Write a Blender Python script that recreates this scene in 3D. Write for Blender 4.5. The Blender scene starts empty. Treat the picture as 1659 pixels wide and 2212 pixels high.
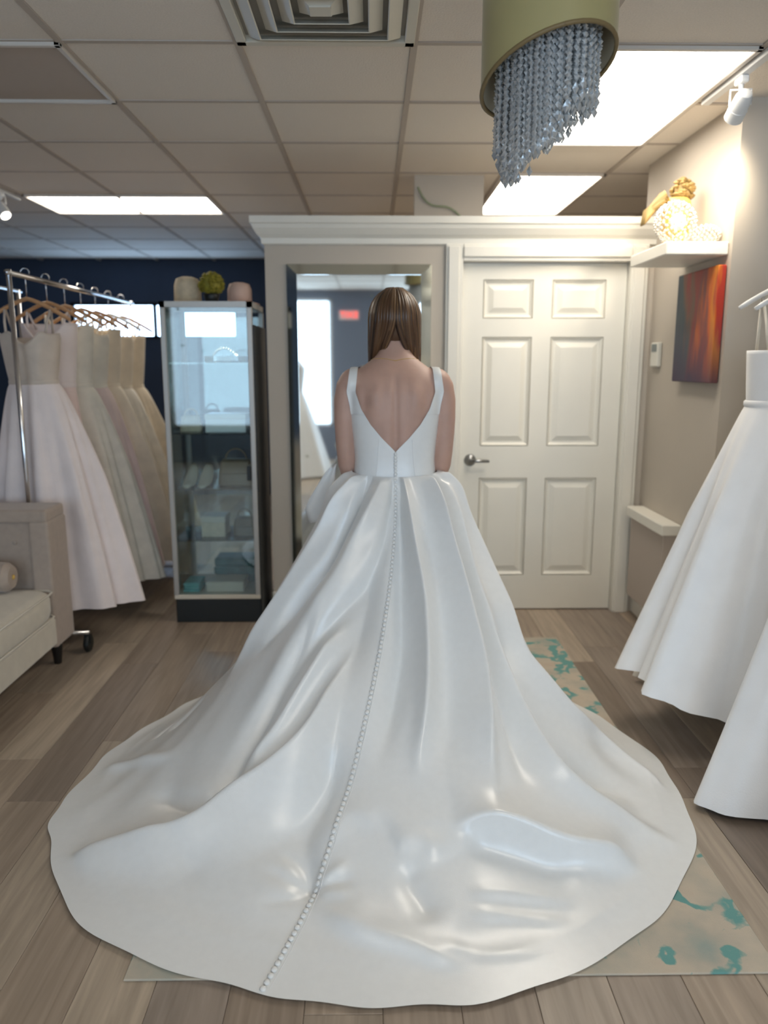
import bpy, bmesh, math, random
import numpy as np
from mathutils import Vector, Matrix
from mathutils.bvhtree import BVHTree
random.seed(7); np.random.seed(7)
R = math.radians
S = bpy.context.scene
C = S.collection

# ------------------------------------------------------------------ camera
cam_d = bpy.data.cameras.new('camera'); cam = bpy.data.objects.new('camera', cam_d); C.objects.link(cam)
cam.location = (0, 0, 1.45); cam.rotation_euler = (R(90 - 10.9), 0, R(-0.85))
cam_d.sensor_width = 36; cam_d.lens = 36 * 1660 / 2212; cam_d.clip_start = 0.05; cam_d.clip_end = 60
cam_d.dof.use_dof = True; cam_d.dof.focus_distance = 2.2; cam_d.dof.aperture_fstop = 2.0
S.camera = cam
# ------------------------------------------------------------------ world, exposure
W = bpy.data.worlds.new('world'); S.world = W; W.use_nodes = True
W.node_tree.nodes['Background'].inputs[0].default_value = (0.62, 0.78, 1.0, 1)
W.node_tree.nodes['Background'].inputs[1].default_value = 0.6
S.view_settings.view_transform = 'Standard'; S.view_settings.look = 'None'
S.view_settings.exposure = 0.46; S.view_settings.gamma = 1.0; S.view_settings.use_curve_mapping = False
PANEL = 7.4          # brightness of the fluorescent ceiling panels
WARM = (1.0, 0.92, 0.80)
# ------------------------------------------------------------------ daylight through the shop windows behind the camera
def area(name, loc, rot, sx, sy, power, col):
    l = bpy.data.lights.new(name, 'AREA'); l.shape = 'RECTANGLE'; l.size = sx; l.size_y = sy
    l.energy = power; l.color = col
    o = bpy.data.objects.new(name, l); C.objects.link(o); o.location = loc; o.rotation_euler = rot
    return o
area('window_front_offscreen', (1.575, -3.19, 1.46), (R(90), 0, 0), 2.65, 1.82, 48, (0.62, 0.81, 1.0))
area('window_front_offscreen', (-1.80, -3.19, 1.46), (R(90), 0, 0), 2.30, 1.82, 41, (0.62, 0.81, 1.0))

# ------------------------------------------------------------------ materials
MATS = {}
def mat(name, col, rough=0.6, metal=0.0, var=0.0, vscale=8.0, bump=0.0, bscale=60.0, sheen=0.0, coat=0.0, stretch=None, sss=0.0, spec=0.5, trans=0.0, emit=None, estr=0.0):
    if name in MATS: return MATS[name]
    m = bpy.data.materials.new(name); m.use_nodes = True; MATS[name] = m
    nt = m.node_tree; b = nt.nodes['Principled BSDF']
    b.inputs['Base Color'].default_value = (*col, 1); b.inputs['Roughness'].default_value = rough
    b.inputs['Metallic'].default_value = metal; b.inputs['Specular IOR Level'].default_value = spec
    if sheen: b.inputs['Sheen Weight'].default_value = sheen; b.inputs['Sheen Roughness'].default_value = 0.4
    if coat: b.inputs['Coat Weight'].default_value = coat; b.inputs['Coat Roughness'].default_value = 0.15
    if sss: b.inputs['Subsurface Weight'].default_value = sss; b.inputs['Subsurface Radius'].default_value = (0.02, 0.008, 0.005); b.inputs['Subsurface Scale'].default_value = 0.5
    if trans: b.inputs['Transmission Weight'].default_value = trans
    if emit: b.inputs['Emission Color'].default_value = (*emit, 1); b.inputs['Emission Strength'].default_value = estr
    if var or bump:
        tc = nt.nodes.new('ShaderNodeTexCoord'); mp = nt.nodes.new('ShaderNodeMapping')
        nt.links.new(tc.outputs['Object'], mp.inputs[0])
        if stretch: mp.inputs['Scale'].default_value = stretch
    if var:
        n = nt.nodes.new('ShaderNodeTexNoise'); n.inputs['Scale'].default_value = vscale; n.inputs['Detail'].default_value = 5
        nt.links.new(mp.outputs[0], n.inputs[0])
        r = nt.nodes.new('ShaderNodeValToRGB')
        r.color_ramp.elements[0].position = 0.3; r.color_ramp.elements[1].position = 0.7
        r.color_ramp.elements[0].color = (*[c * (1 - var) for c in col], 1); r.color_ramp.elements[1].color = (*[min(1, c * (1 + var)) for c in col], 1)
        nt.links.new(n.outputs[0], r.inputs[0]); nt.links.new(r.outputs[0], b.inputs['Base Color'])
    if bump:
        n2 = nt.nodes.new('ShaderNodeTexNoise'); n2.inputs['Scale'].default_value = bscale; n2.inputs['Detail'].default_value = 4
        nt.links.new(mp.outputs[0], n2.inputs[0])
        bp = nt.nodes.new('ShaderNodeBump'); bp.inputs['Strength'].default_value = bump; bp.inputs['Distance'].default_value = 0.01
        nt.links.new(n2.outputs[0], bp.inputs['Height']); nt.links.new(bp.outputs[0], b.inputs['Normal'])
    return m
def glass_mat(name, tint=(0.9, 0.96, 0.95), amount=0.12):
    m = bpy.data.materials.new(name); m.use_nodes = True; MATS[name] = m
    nt = m.node_tree; nt.nodes.clear()
    o = nt.nodes.new('ShaderNodeOutputMaterial'); t = nt.nodes.new('ShaderNodeBsdfTransparent'); g = nt.nodes.new('ShaderNodeBsdfGlossy'); x = nt.nodes.new('ShaderNodeMixShader')
    fr = nt.nodes.new('ShaderNodeFresnel'); fr.inputs[0].default_value = 1.45
    mu = nt.nodes.new('ShaderNodeMath'); mu.operation = 'ADD'; mu.inputs[1].default_value = amount * 0.3
    t.inputs[0].default_value = (*tint, 1); g.inputs['Roughness'].default_value = 0.02
    nt.links.new(fr.outputs[0], mu.inputs[0]); nt.links.new(mu.outputs[0], x.inputs[0]); nt.links.new(t.outputs[0], x.inputs[1]); nt.links.new(g.outputs[0], x.inputs[2]); nt.links.new(x.outputs[0], o.inputs[0])
    return m
def emit_mat(name, col, s):
    m = bpy.data.materials.new(name); m.use_nodes = True; MATS[name] = m
    nt = m.node_tree; nt.nodes.clear()
    o = nt.nodes.new('ShaderNodeOutputMaterial'); e = nt.nodes.new('ShaderNodeEmission'); e.inputs[0].default_value = (*col, 1); e.inputs[1].default_value = s
    nt.links.new(e.outputs[0], o.inputs[0]); return m
def hx(h):
    h = h.lstrip('#'); v = [int(h[i:i+2], 16) / 255 for i in (0, 2, 4)]
    return tuple(c / 12.92 if c <= 0.04045 else ((c + 0.055) / 1.055) ** 2.4 for c in v)

mat('satin', (0.815, 0.82, 0.81), 0.28, sheen=0.1, spec=0.75, bump=0.05, bscale=420, var=0.015, vscale=40)
mat('satin_button', (0.80, 0.80, 0.78), 0.35)
mat('skin', (0.53, 0.335, 0.265), 0.5, var=0.06, vscale=14, sss=0.12, bump=0.03, bscale=300)
mat('wall_paint', (0.53, 0.475, 0.405), 0.75, var=0.02, vscale=3, bump=0.03, bscale=180)
mat('wall_navy', (0.035, 0.055, 0.10), 0.7, var=0.1, vscale=3)
mat('wall_slate', (0.20, 0.23, 0.30), 0.7)
mat('trim_white', (0.80, 0.775, 0.70), 0.4, var=0.015, vscale=5)
mat('door_white', (0.80, 0.775, 0.695), 0.38, var=0.015, vscale=5)
mat('tile', (0.80, 0.735, 0.655), 0.9, var=0.04, vscale=160, bump=0.3, bscale=140)
mat('grid_bar', (0.52, 0.46, 0.40), 0.9, spec=0.15)
mat('light_frame', (0.66, 0.61, 0.55), 0.5)
mat('panel_off', (0.52, 0.455, 0.40), 0.9, spec=0.1)
mat('vent', (0.66, 0.63, 0.54), 0.5); mat('vent_dark', (0.34, 0.32, 0.28), 0.8)
emit_mat('panel_on', WARM, PANEL)
mat('chrome', (0.7, 0.7, 0.72), 0.18, metal=1); mat('nickel', (0.35, 0.36, 0.37), 0.3, metal=1)
mat('black', (0.006, 0.008, 0.008), 0.45); mat('black_wood', (0.012, 0.010, 0.009), 0.35)
mat('white_plastic', (0.78, 0.78, 0.77), 0.35)
mat('sofa', (0.41, 0.33, 0.27), 0.85, var=0.05, vscale=30, sheen=0.4, bump=0.15, bscale=350)
mat('sofa_seat', (0.66, 0.60, 0.50), 0.85, var=0.04, vscale=20, sheen=0.4, bump=0.12, bscale=350)
mat('wood_hanger', (0.52, 0.28, 0.13), 0.5, var=0.15, vscale=12, stretch=(1, 8, 8))
mat('gown_white', (0.90, 0.90, 0.90), 0.38, sheen=0.3, var=0.02, vscale=10, bump=0.06, bscale=200)
mat('gown_blush', (0.80, 0.63, 0.58), 0.6, sheen=0.6, var=0.05, vscale=9, bump=0.12, bscale=120)
mat('gown_lilac', (0.80, 0.70, 0.67), 0.6, sheen=0.6, var=0.05, vscale=9, bump=0.12, bscale=120)
mat('gown_cream', (0.85, 0.78, 0.66), 0.6, sheen=0.6, var=0.08, vscale=12, bump=0.15, bscale=120)
mat('gown_champagne', (0.80, 0.69, 0.53), 0.6, sheen=0.6, var=0.08, vscale=12, bump=0.15, bscale=120)
mat('gown_taupe', (0.58, 0.49, 0.41), 0.6, sheen=0.5, var=0.08, vscale=14)
mat('gown_dark', (0.012, 0.017, 0.035), 0.6, sheen=0.3)
mat('gold', (0.62, 0.40, 0.10), 0.4, var=0.12, vscale=10); mat('gold_dark', (0.30, 0.20, 0.07), 0.6, var=0.2, vscale=20)
mat('pearl', (0.78, 0.74, 0.66), 0.2, coat=0.5); mat('candle', (0.9, 0.87, 0.80), 0.5)
mat('teal', (0.10, 0.42, 0.42), 0.6, var=0.2, vscale=20); mat('teal_dark', (0.03, 0.13, 0.14), 0.6, var=0.2, vscale=20)
mat('brown_leather', (0.17, 0.115, 0.06), 0.5, var=0.15, vscale=10); mat('cream_box', (0.62, 0.56, 0.46), 0.6, var=0.05)
mat('olive', (0.26, 0.23, 0.03), 0.6, var=0.3, vscale=25); mat('straw', (0.62, 0.52, 0.37), 0.7, var=0.12, vscale=30, bump=0.2, bscale=120)
mat('rose', (0.60, 0.42, 0.34), 0.7, var=0.1); mat('leaf', (0.30, 0.34, 0.22), 0.6, var=0.2, vscale=15)
mat('cabinet_frame', (0.42, 0.40, 0.37), 0.35, metal=0.3)
mat('crystal', (0.74, 0.77, 0.79), 0.16, metal=0.6)
mat('shade_gold', (0.40, 0.345, 0.16), 0.32, var=0.05, vscale=3, sheen=0.2); mat('shade_lining', (0.78, 0.68, 0.50), 0.6)
mat('shade_rim', (0.20, 0.14, 0.06), 0.5)
mat('lens_on', (0.9, 0.9, 0.9), 0.3, emit=(1, 0.93, 0.82), estr=6)
mat('screen', (0.16, 0.19, 0.19), 0.3); mat('switch_plate', (0.72, 0.70, 0.63), 0.4)
mat('eye_white', (0.8, 0.8, 0.78), 0.2); mat('thread', (0.80, 0.80, 0.79), 0.5)
mat('exit_red', (0.7, 0.03, 0.02), 0.4, emit=(1, 0.05, 0.03), estr=1.5)
mat('mannequin', (0.55, 0.52, 0.48), 0.5)
glass_mat('glass'); glass_mat('window_glass', (0.85, 0.93, 1.0), 0.1)
emit_mat('window_sky', (0.45, 0.68, 1.0), 8.0)
m = mat('mirror', (0.86, 0.90, 0.90), 0.03, metal=1.0)
m2 = mat('mirror_bevel', (0.72, 0.78, 0.76), 0.12, metal=1.0)

def nodes_of(name, rough):
    m = bpy.data.materials.new(name); m.use_nodes = True; MATS[name] = m
    nt = m.node_tree; b = nt.nodes['Principled BSDF']; b.inputs['Roughness'].default_value = rough
    return m, nt, b
def ramp(nt, stops, interp='LINEAR'):
    r = nt.nodes.new('ShaderNodeValToRGB'); r.color_ramp.interpolation = interp
    e = r.color_ramp.elements
    while len(e) < len(stops): e.new(0.5)
    for k, (p, c) in enumerate(stops): e[k].position = p; e[k].color = (*c, 1)
    return r
# wood planks: tint by object, grain stretched along the plank
m, nt, b = nodes_of('plank', 0.42)
tc = nt.nodes.new('ShaderNodeTexCoord'); oi = nt.nodes.new('ShaderNodeObjectInfo'); mp = nt.nodes.new('ShaderNodeMapping')
mp.inputs['Scale'].default_value = (26, 1.6, 1)
ad = nt.nodes.new('ShaderNodeVectorMath'); ad.operation = 'ADD'
cb = nt.nodes.new('ShaderNodeCombineXYZ'); ml = nt.nodes.new('ShaderNodeMath'); ml.operation = 'MULTIPLY'; ml.inputs[1].default_value = 37
nt.links.new(oi.outputs['Random'], ml.inputs[0]); nt.links.new(ml.outputs[0], cb.inputs[0]); nt.links.new(ml.outputs[0], cb.inputs[1])
nt.links.new(tc.outputs['Object'], mp.inputs[0]); nt.links.new(mp.outputs[0], ad.inputs[0]); nt.links.new(cb.outputs[0], ad.inputs[1])
ng = nt.nodes.new('ShaderNodeTexNoise'); ng.inputs['Scale'].default_value = 1.6; ng.inputs['Detail'].default_value = 6; ng.inputs['Distortion'].default_value = 0.6
nt.links.new(ad.outputs[0], ng.inputs[0])
rt = ramp(nt, [(0, hx('#86776a')), (0.3, hx('#a99886')), (0.55, hx('#93867b')), (0.8, hx('#baaa96')), (1, hx('#776a60'))])
nt.links.new(oi.outputs['Random'], rt.inputs[0])
rg = ramp(nt, [(0.3, (0.74, 0.73, 0.72)), (0.7, (1.1, 1.1, 1.1))]); nt.links.new(ng.outputs[0], rg.inputs[0])
mx = nt.nodes.new('ShaderNodeMixRGB'); mx.blend_type = 'MULTIPLY'; mx.inputs[0].default_value = 1
nt.links.new(rt.outputs[0], mx.inputs[1]); nt.links.new(rg.outputs[0], mx.inputs[2]); nt.links.new(mx.outputs[0], b.inputs['Base Color'])
# the floor under and beyond the planks
m, nt, b = nodes_of('floor_base', 0.5)
tc = nt.nodes.new('ShaderNodeTexCoord'); br = nt.nodes.new('ShaderNodeTexBrick'); mp = nt.nodes.new('ShaderNodeMapping'); mp.inputs['Rotation'].default_value = (0, 0, R(90))
br.inputs['Color1'].default_value = (*hx('#a89683'), 1); br.inputs['Color2'].default_value = (*hx('#bba995'), 1); br.inputs['Mortar'].default_value = (*hx('#4a4038'), 1)
br.inputs['Scale'].default_value = 1; br.inputs['Brick Width'].default_value = 1.22; br.inputs['Row Height'].default_value = 0.18; br.inputs['Mortar Size'].default_value = 0.002
nt.links.new(tc.outputs['Object'], mp.inputs[0]); nt.links.new(mp.outputs[0], br.inputs[0]); nt.links.new(br.outputs[0], b.inputs['Base Color'])
# rug: worn beige with teal scrolls
m, nt, b = nodes_of('rug', 0.95)
tc = nt.nodes.new('ShaderNodeTexCoord')
n0 = nt.nodes.new('ShaderNodeTexNoise'); n0.inputs['Scale'].default_value = 4.5; n0.inputs['Detail'].default_value = 5
nt.links.new(tc.outputs['Object'], n0.inputs[0])
sb = nt.nodes.new('ShaderNodeVectorMath'); sb.operation = 'SCALE'; sb.inputs['Scale'].default_value = 0.34; nt.links.new(n0.outputs['Color'], sb.inputs[0])
av = nt.nodes.new('ShaderNodeVectorMath'); av.operation = 'ADD'; nt.links.new(tc.outputs['Object'], av.inputs[0]); nt.links.new(sb.outputs[0], av.inputs[1])
vo = nt.nodes.new('ShaderNodeTexVoronoi'); vo.feature = 'F1'; vo.inputs['Scale'].default_value = 6.6; nt.links.new(av.outputs[0], vo.inputs[0])
sw = nt.nodes.new('ShaderNodeMath'); sw.operation = 'SINE'; mu = nt.nodes.new('ShaderNodeMath'); mu.operation = 'MULTIPLY'; mu.inputs[1].default_value = 10
nt.links.new(vo.outputs['Distance'], mu.inputs[0]); nt.links.new(mu.outputs[0], sw.inputs[0])
n1 = nt.nodes.new('ShaderNodeTexNoise'); n1.inputs['Scale'].default_value = 9; n1.inputs['Detail'].default_value = 6; nt.links.new(tc.outputs['Object'], n1.inputs[0])
sm = nt.nodes.new('ShaderNodeMath'); sm.operation = 'MULTIPLY'; nt.links.new(sw.outputs[0], sm.inputs[0]); nt.links.new(n1.outputs[0], sm.inputs[1])
r1 = ramp(nt, [(0.22, (0, 0, 0)), (0.42, (1, 1, 1))]); nt.links.new(sm.outputs[0], r1.inputs[0])
n2 = nt.nodes.new('ShaderNodeTexNoise'); n2.inputs['Scale'].default_value = 5; n2.inputs['Detail'].default_value = 7; nt.links.new(tc.outputs['Object'], n2.inputs[0])
r2 = ramp(nt, [(0.25, hx('#93a19a')), (0.42, hx('#b5ae9f')), (0.55, hx('#c4b8a6')), (0.75, hx('#bba794'))]); nt.links.new(n2.outputs[0], r2.inputs[0])
mx = nt.nodes.new('ShaderNodeMixRGB'); nt.links.new(r1.outputs[0], mx.inputs[0]); nt.links.new(r2.outputs[0], mx.inputs[1]); mx.inputs[2].default_value = (*hx('#6a9d98'), 1)
nt.links.new(mx.outputs[0], b.inputs['Base Color'])
bp = nt.nodes.new('ShaderNodeBump'); bp.inputs['Strength'].default_value = 0.3; bp.inputs['Distance'].default_value = 0.004
n3 = nt.nodes.new('ShaderNodeTexNoise'); n3.inputs['Scale'].default_value = 400; nt.links.new(tc.outputs['Object'], n3.inputs[0]); nt.links.new(n3.outputs[0], bp.inputs['Height']); nt.links.new(bp.outputs[0], b.inputs['Normal'])
# hair: colour by lock
m, nt, b = nodes_of('hair', 0.38)
at = nt.nodes.new('ShaderNodeAttribute'); at.attribute_name = 'lock'
rh = ramp(nt, [(0, hx('#2e1d12')), (0.45, hx('#5b3f29')), (0.8, hx('#80603f')), (1, hx('#a58158'))]); nt.links.new(at.outputs['Fac'], rh.inputs[0]); nt.links.new(rh.outputs[0], b.inputs['Base Color'])
b.inputs['Specular IOR Level'].default_value = 0.6
# abstract painting: soft vertical streaks of colour across the canvas
m, nt, b = nodes_of('canvas', 0.6)
tc = nt.nodes.new('ShaderNodeTexCoord'); mp = nt.nodes.new('ShaderNodeMapping'); mp.inputs['Scale'].default_value = (1, 1, 0.22)
nt.links.new(tc.outputs['Object'], mp.inputs[0])
n = nt.nodes.new('ShaderNodeTexNoise'); n.inputs['Scale'].default_value = 9; n.inputs['Detail'].default_value = 3; nt.links.new(mp.outputs[0], n.inputs[0])
sx = nt.nodes.new('ShaderNodeSeparateXYZ'); nt.links.new(tc.outputs['Object'], sx.inputs[0])
a1 = nt.nodes.new('ShaderNodeMath'); a1.operation = 'MULTIPLY_ADD'; a1.inputs[1].default_value = -2.0; a1.inputs[2].default_value = -0.04; nt.links.new(sx.outputs['Y'], a1.inputs[0])
a2 = nt.nodes.new('ShaderNodeMath'); a2.operation = 'MULTIPLY_ADD'; a2.inputs[1].default_value = 1.1; nt.links.new(n.outputs[0], a2.inputs[0]); nt.links.new(a1.outputs[0], a2.inputs[2])
rc = ramp(nt, [(0.05, hx('#3d4d5c')), (0.22, hx('#4c5a62')), (0.34, hx('#7d5a4c')), (0.5, hx('#a04038')), (0.62, hx('#8c4a45')), (0.72, hx('#d8641c')), (0.86, hx('#e08a20')), (0.95, hx('#b5331f'))]); nt.links.new(a2.outputs[0], rc.inputs[0])
z1 = nt.nodes.new('ShaderNodeMath'); z1.operation = 'MULTIPLY_ADD'; z1.inputs[1].default_value = -3.2; z1.inputs[2].default_value = -0.15; nt.links.new(sx.outputs['Z'], z1.inputs[0])
z2 = nt.nodes.new('ShaderNodeMath'); z2.operation = 'MULTIPLY_ADD'; z2.inputs[1].default_value = 0.6; z2.use_clamp = True; nt.links.new(n.outputs[0], z2.inputs[0]); nt.links.new(z1.outputs[0], z2.inputs[2])
mx = nt.nodes.new('ShaderNodeMixRGB'); nt.links.new(z2.outputs[0], mx.inputs[0]); nt.links.new(rc.outputs[0], mx.inputs[1]); mx.inputs[2].default_value = (*hx('#40304a'), 1)
nt.links.new(mx.outputs[0], b.inputs['Base Color'])

# ------------------------------------------------------------------ mesh helpers
class G:
    """collects geometry in world coordinates; build() links it as one mesh object"""
    def __init__(s): s.v = []; s.f = []
    def add(s, v, f):
        o = len(s.v); s.v += [tuple(map(float, p)) for p in v]; s.f += [tuple(i + o for i in q) for q in f]; return s
    def box(s, x0, x1, y0, y1, z0, z1, c=0.0):
        x0, x1 = min(x0, x1), max(x0, x1); y0, y1 = min(y0, y1), max(y0, y1); z0, z1 = min(z0, z1), max(z0, z1)
        if c <= 0:
            v = [(x, y, z) for z in (z0, z1) for y in (y0, y1) for x in (x0, x1)]
            return s.add(v, [(0, 2, 3, 1), (4, 5, 7, 6), (0, 1, 5, 4), (2, 6, 7, 3), (0, 4, 6, 2), (1, 3, 7, 5)])
        bm = bmesh.new(); bmesh.ops.create_cube(bm, size=1)
        for q in bm.verts: q.co = ((x0 + x1) / 2 + q.co.x * (x1 - x0), (y0 + y1) / 2 + q.co.y * (y1 - y0), (z0 + z1) / 2 + q.co.z * (z1 - z0))
        bmesh.ops.bevel(bm, geom=bm.edges[:] , offset=c, segments=1 if c < 0.012 else 3, profile=0.5, affect='EDGES')
        bm.verts.index_update()
        s.add([q.co[:] for q in bm.verts], [[w.index for w in f.verts] for f in bm.faces]); bm.free(); return s
    def grid(s, P, wu=False, wv=False, flip=False):
        P = np.asarray(P, float); n, m = P.shape[:2]; f = []
        for i in range(n if wu else n - 1):
            for j in range(m if wv else m - 1):
                q = (i * m + j, ((i + 1) % n) * m + j, ((i + 1) % n) * m + (j + 1) % m, i * m + (j + 1) % m)
                f.append(q[::-1] if flip else q)
        return s.add(P.reshape(-1, 3), f)
    def loft(s, rings, cap=True):
        n = len(rings[0]); o = len(s.v); s.grid(rings, wv=True)
        if cap: s.f.append(tuple(o + i for i in range(n))); s.f.append(tuple(o + (len(rings) - 1) * n + i for i in range(n))[::-1])
        return s
    def tube(s, pts, r, n=8, cap=True):
        pts = [Vector(p) for p in pts]; rs = r if hasattr(r, '__len__') else [r] * len(pts); rings = []
        up = None
        for i, p in enumerate(pts):
            d = (pts[min(i + 1, len(pts) - 1)] - pts[max(i - 1, 0)]).normalized()
            if up is None: up = Vector((0, 0, 1)) if abs(d.z) < 0.9 else Vector((1, 0, 0))
            a = d.cross(up).normalized(); up = a.cross(d).normalized()
            rings.append([tuple(p + (a * math.cos(k * 2 * math.pi / n) + up * math.sin(k * 2 * math.pi / n)) * rs[i]) for k in range(n)])
        return s.loft(rings, cap)
    def lathe(s, prof, c, n=24, cap=True):
        return s.loft([[(c[0] + r * math.cos(-k * 2 * math.pi / n), c[1] + r * math.sin(-k * 2 * math.pi / n), c[2] + z) for k in range(n)] for r, z in prof], cap)
    def ball(s, c, r, nu=12, nv=8, rot=None):
        r = r if hasattr(r, '__len__') else (r, r, r); rings = []
        for i in range(nv + 1):
            b = -math.pi / 2 + math.pi * (0.02 + 0.96 * i / nv)
            ring = []
            for k in range(nu):
                p = Vector((r[0] * math.cos(b) * math.cos(k * 2 * math.pi / nu), r[1] * math.cos(b) * math.sin(-k * 2 * math.pi / nu), r[2] * math.sin(b)))
                if rot: p = rot @ p
                ring.append((c[0] + p.x, c[1] + p.y, c[2] + p.z))
            rings.append(ring)
        return s.loft(rings)
    def octa(s, c, r, h=None):
        h = h or r; x, y, z = c
        return s.add([(x, y, z - h), (x + r, y, z), (x, y + r, z), (x - r, y, z), (x, y - r, z), (x, y, z + h)], [(0, 2, 1), (0, 3, 2), (0, 4, 3), (0, 1, 4), (5, 1, 2), (5, 2, 3), (5, 3, 4), (5, 4, 1)])
    def build(s, name, material, parent=None, smooth=False, fix=False):
        off = Vector((0, 0, 0)); q = parent
        while q is not None: off += q.location; q = q.parent
        me = bpy.data.meshes.new(name); me.from_pydata([(a - off.x, b - off.y, c - off.z) for a, b, c in s.v], [], s.f)
        if fix:
            bm = bmesh.new(); bm.from_mesh(me); bmesh.ops.recalc_face_normals(bm, faces=bm.faces); bm.to_mesh(me); bm.free()
        me.materials.append(MATS[material]); me.update()
        if smooth: me.polygons.foreach_set('use_smooth', [True] * len(me.polygons))
        o = bpy.data.objects.new(name, me); C.objects.link(o)
        if parent: o.parent = parent
        return o
def tag(o, label, cat, group=None):
    o['label'] = label; o['category'] = cat
    if group: o['group'] = group
    return o
def root(name, loc, label, cat, group=None):
    o = bpy.data.objects.new(name, None); C.objects.link(o); o.location = loc; o.empty_display_size = 0.1
    return tag(o, label, cat, group)
def struct(o): o['kind'] = 'structure'; return o
def autosmooth(o, ang=35):
    me = o.data; bm = bmesh.new(); bm.from_mesh(me)
    for e in bm.edges: e.smooth = not (len(e.link_faces) == 2 and e.calc_face_angle(0) > R(ang))
    for f in bm.faces: f.smooth = True
    bm.to_mesh(me); bm.free(); return o

# ================================================================== THE ROOM
CEIL = 2.54
XW = 1.55            # right wall of the alcove
DW = 4.38            # front face of the partition with mirror and door
fl = struct(G().box(-4.3, 3.4, -3.3, 8.7, -0.10, -0.005).build('floor', 'floor_base'))
pm = None
rows = {}
random.seed(3)
for i in range(-24, 19):
    x0 = i * 0.18 + 0.02
    y = 1.0 - random.random() * 1.22
    while y < 6.8:
        L = 1.22
        if pm is None:
            pm = G().box(-0.0895, 0.0895, -L / 2 + 0.0005, L / 2 - 0.0005, -0.0075, 0.0, c=0.0012).build('plank', 'plank', fl).data
            o = fl.children[0]
        else:
            o = bpy.data.objects.new('plank', pm); C.objects.link(o); o.parent = fl
        o.location = (x0 + 0.09, y + L / 2, 0); y += L
# ceiling: slab, tiles, grid bars
ce = struct(G().box(-4.3, 3.4, -3.3, 8.7, CEIL + 0.012, CEIL + 0.10).build('ceiling', 'tile'))
GX = [0.148 + 0.61 * k for k in range(-8, 6)]; GY = [2.912 + 0.61 * k for k in range(-11, 10)]
SPECIAL = {}
def span(i, j, kind): SPECIAL[(i, j)] = kind
# index of the tile column that starts at GX[i]; of the row that starts at GY[j]
cx = lambda x: min(range(len(GX)), key=lambda k: abs(GX[k] - x)); cyr = lambda y: min(range(len(GY)), key=lambda k: abs(GY[k] - y))
LIGHTS = []   # (x0, x1, y0, y1, on, label)
def light_cells(x, y, nx, ny, on, label):
    i, j = cx(x), cyr(y)
    for a in range(nx):
        for q in range(ny): SPECIAL[(i + a, j + q)] = 'light'
    LIGHTS.append((GX[i], GX[i] + 0.61 * nx, GY[j], GY[j] + 0.61 * ny, on, label))
light_cells(0.76, 2.91, 1, 2, True, 'long bright ceiling light panel beside the hanging crystal lamp')
light_cells(0.76, 4.74, 1, 2, True, 'bright ceiling light panel behind the crown moulding above the door')
light_cells(-2.29, 5.35, 2, 1, True, 'wide bright ceiling light panel over the rack of gowns')
light_cells(-2.29, 2.91, 2, 1, False, 'unlit ceiling light panel with a raised white frame')
light_cells(0.76, -0.75, 1, 2, True, 'lit ceiling light panel near the shop windows')
light_cells(-2.29, -1.36, 2, 1, True, 'lit ceiling light panel beside the front wall')
SPECIAL[(cx(-0.46), cyr(2.30))] = 'vent'
tm = None
for i, x in enumerate(GX[:-1]):
    for j, y in enumerate(GY[:-1]):
        if SPECIAL.get((i, j)) : continue
        if y + 0.61 < 1.2 and (x < -3 or x > 2): continue
        if tm is None:
            o = G().box(-0.296, 0.296, -0.296, 0.296, 0.0, 0.013, c=0.004).build('ceiling_tile', 'tile', ce); tm = o.data
        else:
            o = bpy.data.objects.new('ceiling_tile', tm); C.objects.link(o); o.parent = ce
        o.location = (x + 0.305, y + 0.305, CEIL)
for x in GX: 
    if -4.3 < x < 3.4: G().box(x - 0.012, x + 0.012, -3.3, 8.7, CEIL - 0.006, CEIL + 0.012).build('grid_bar', 'grid_bar', ce)
for y in GY:
    if -3.3 < y < 8.7: G().box(-4.3, 3.4, y - 0.012, y + 0.012, CEIL - 0.004, CEIL + 0.012).build('grid_bar', 'grid_bar', ce)
for (x0, x1, y0, y1, on, label) in LIGHTS:
    r_ = root('ceiling_light' if y0 > 1.5 else 'ceiling_light_offscreen', ((x0 + x1) / 2, (y0 + y1) / 2, CEIL - 0.01), label, 'ceiling light')
    f = G(); w = 0.022; zb = CEIL - 0.016
    f.box(x0, x1, y0, y0 + w, zb, CEIL + 0.02, c=0.003); f.box(x0, x1, y1 - w, y1, zb, CEIL + 0.02, c=0.003); f.box(x0, x0 + w, y0, y1, zb, CEIL + 0.02, c=0.003); f.box(x1 - w, x1, y0, y1, zb, CEIL + 0.02, c=0.003)
    f.build('frame', 'light_frame', r_)
    d = G().box(x0 + w * 0.8, x1 - w * 0.8, y0 + w * 0.8, y1 - w * 0.8, CEIL - 0.004, CEIL + 0.010).build('diffuser', 'panel_on' if on else 'panel_off', r_)
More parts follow.
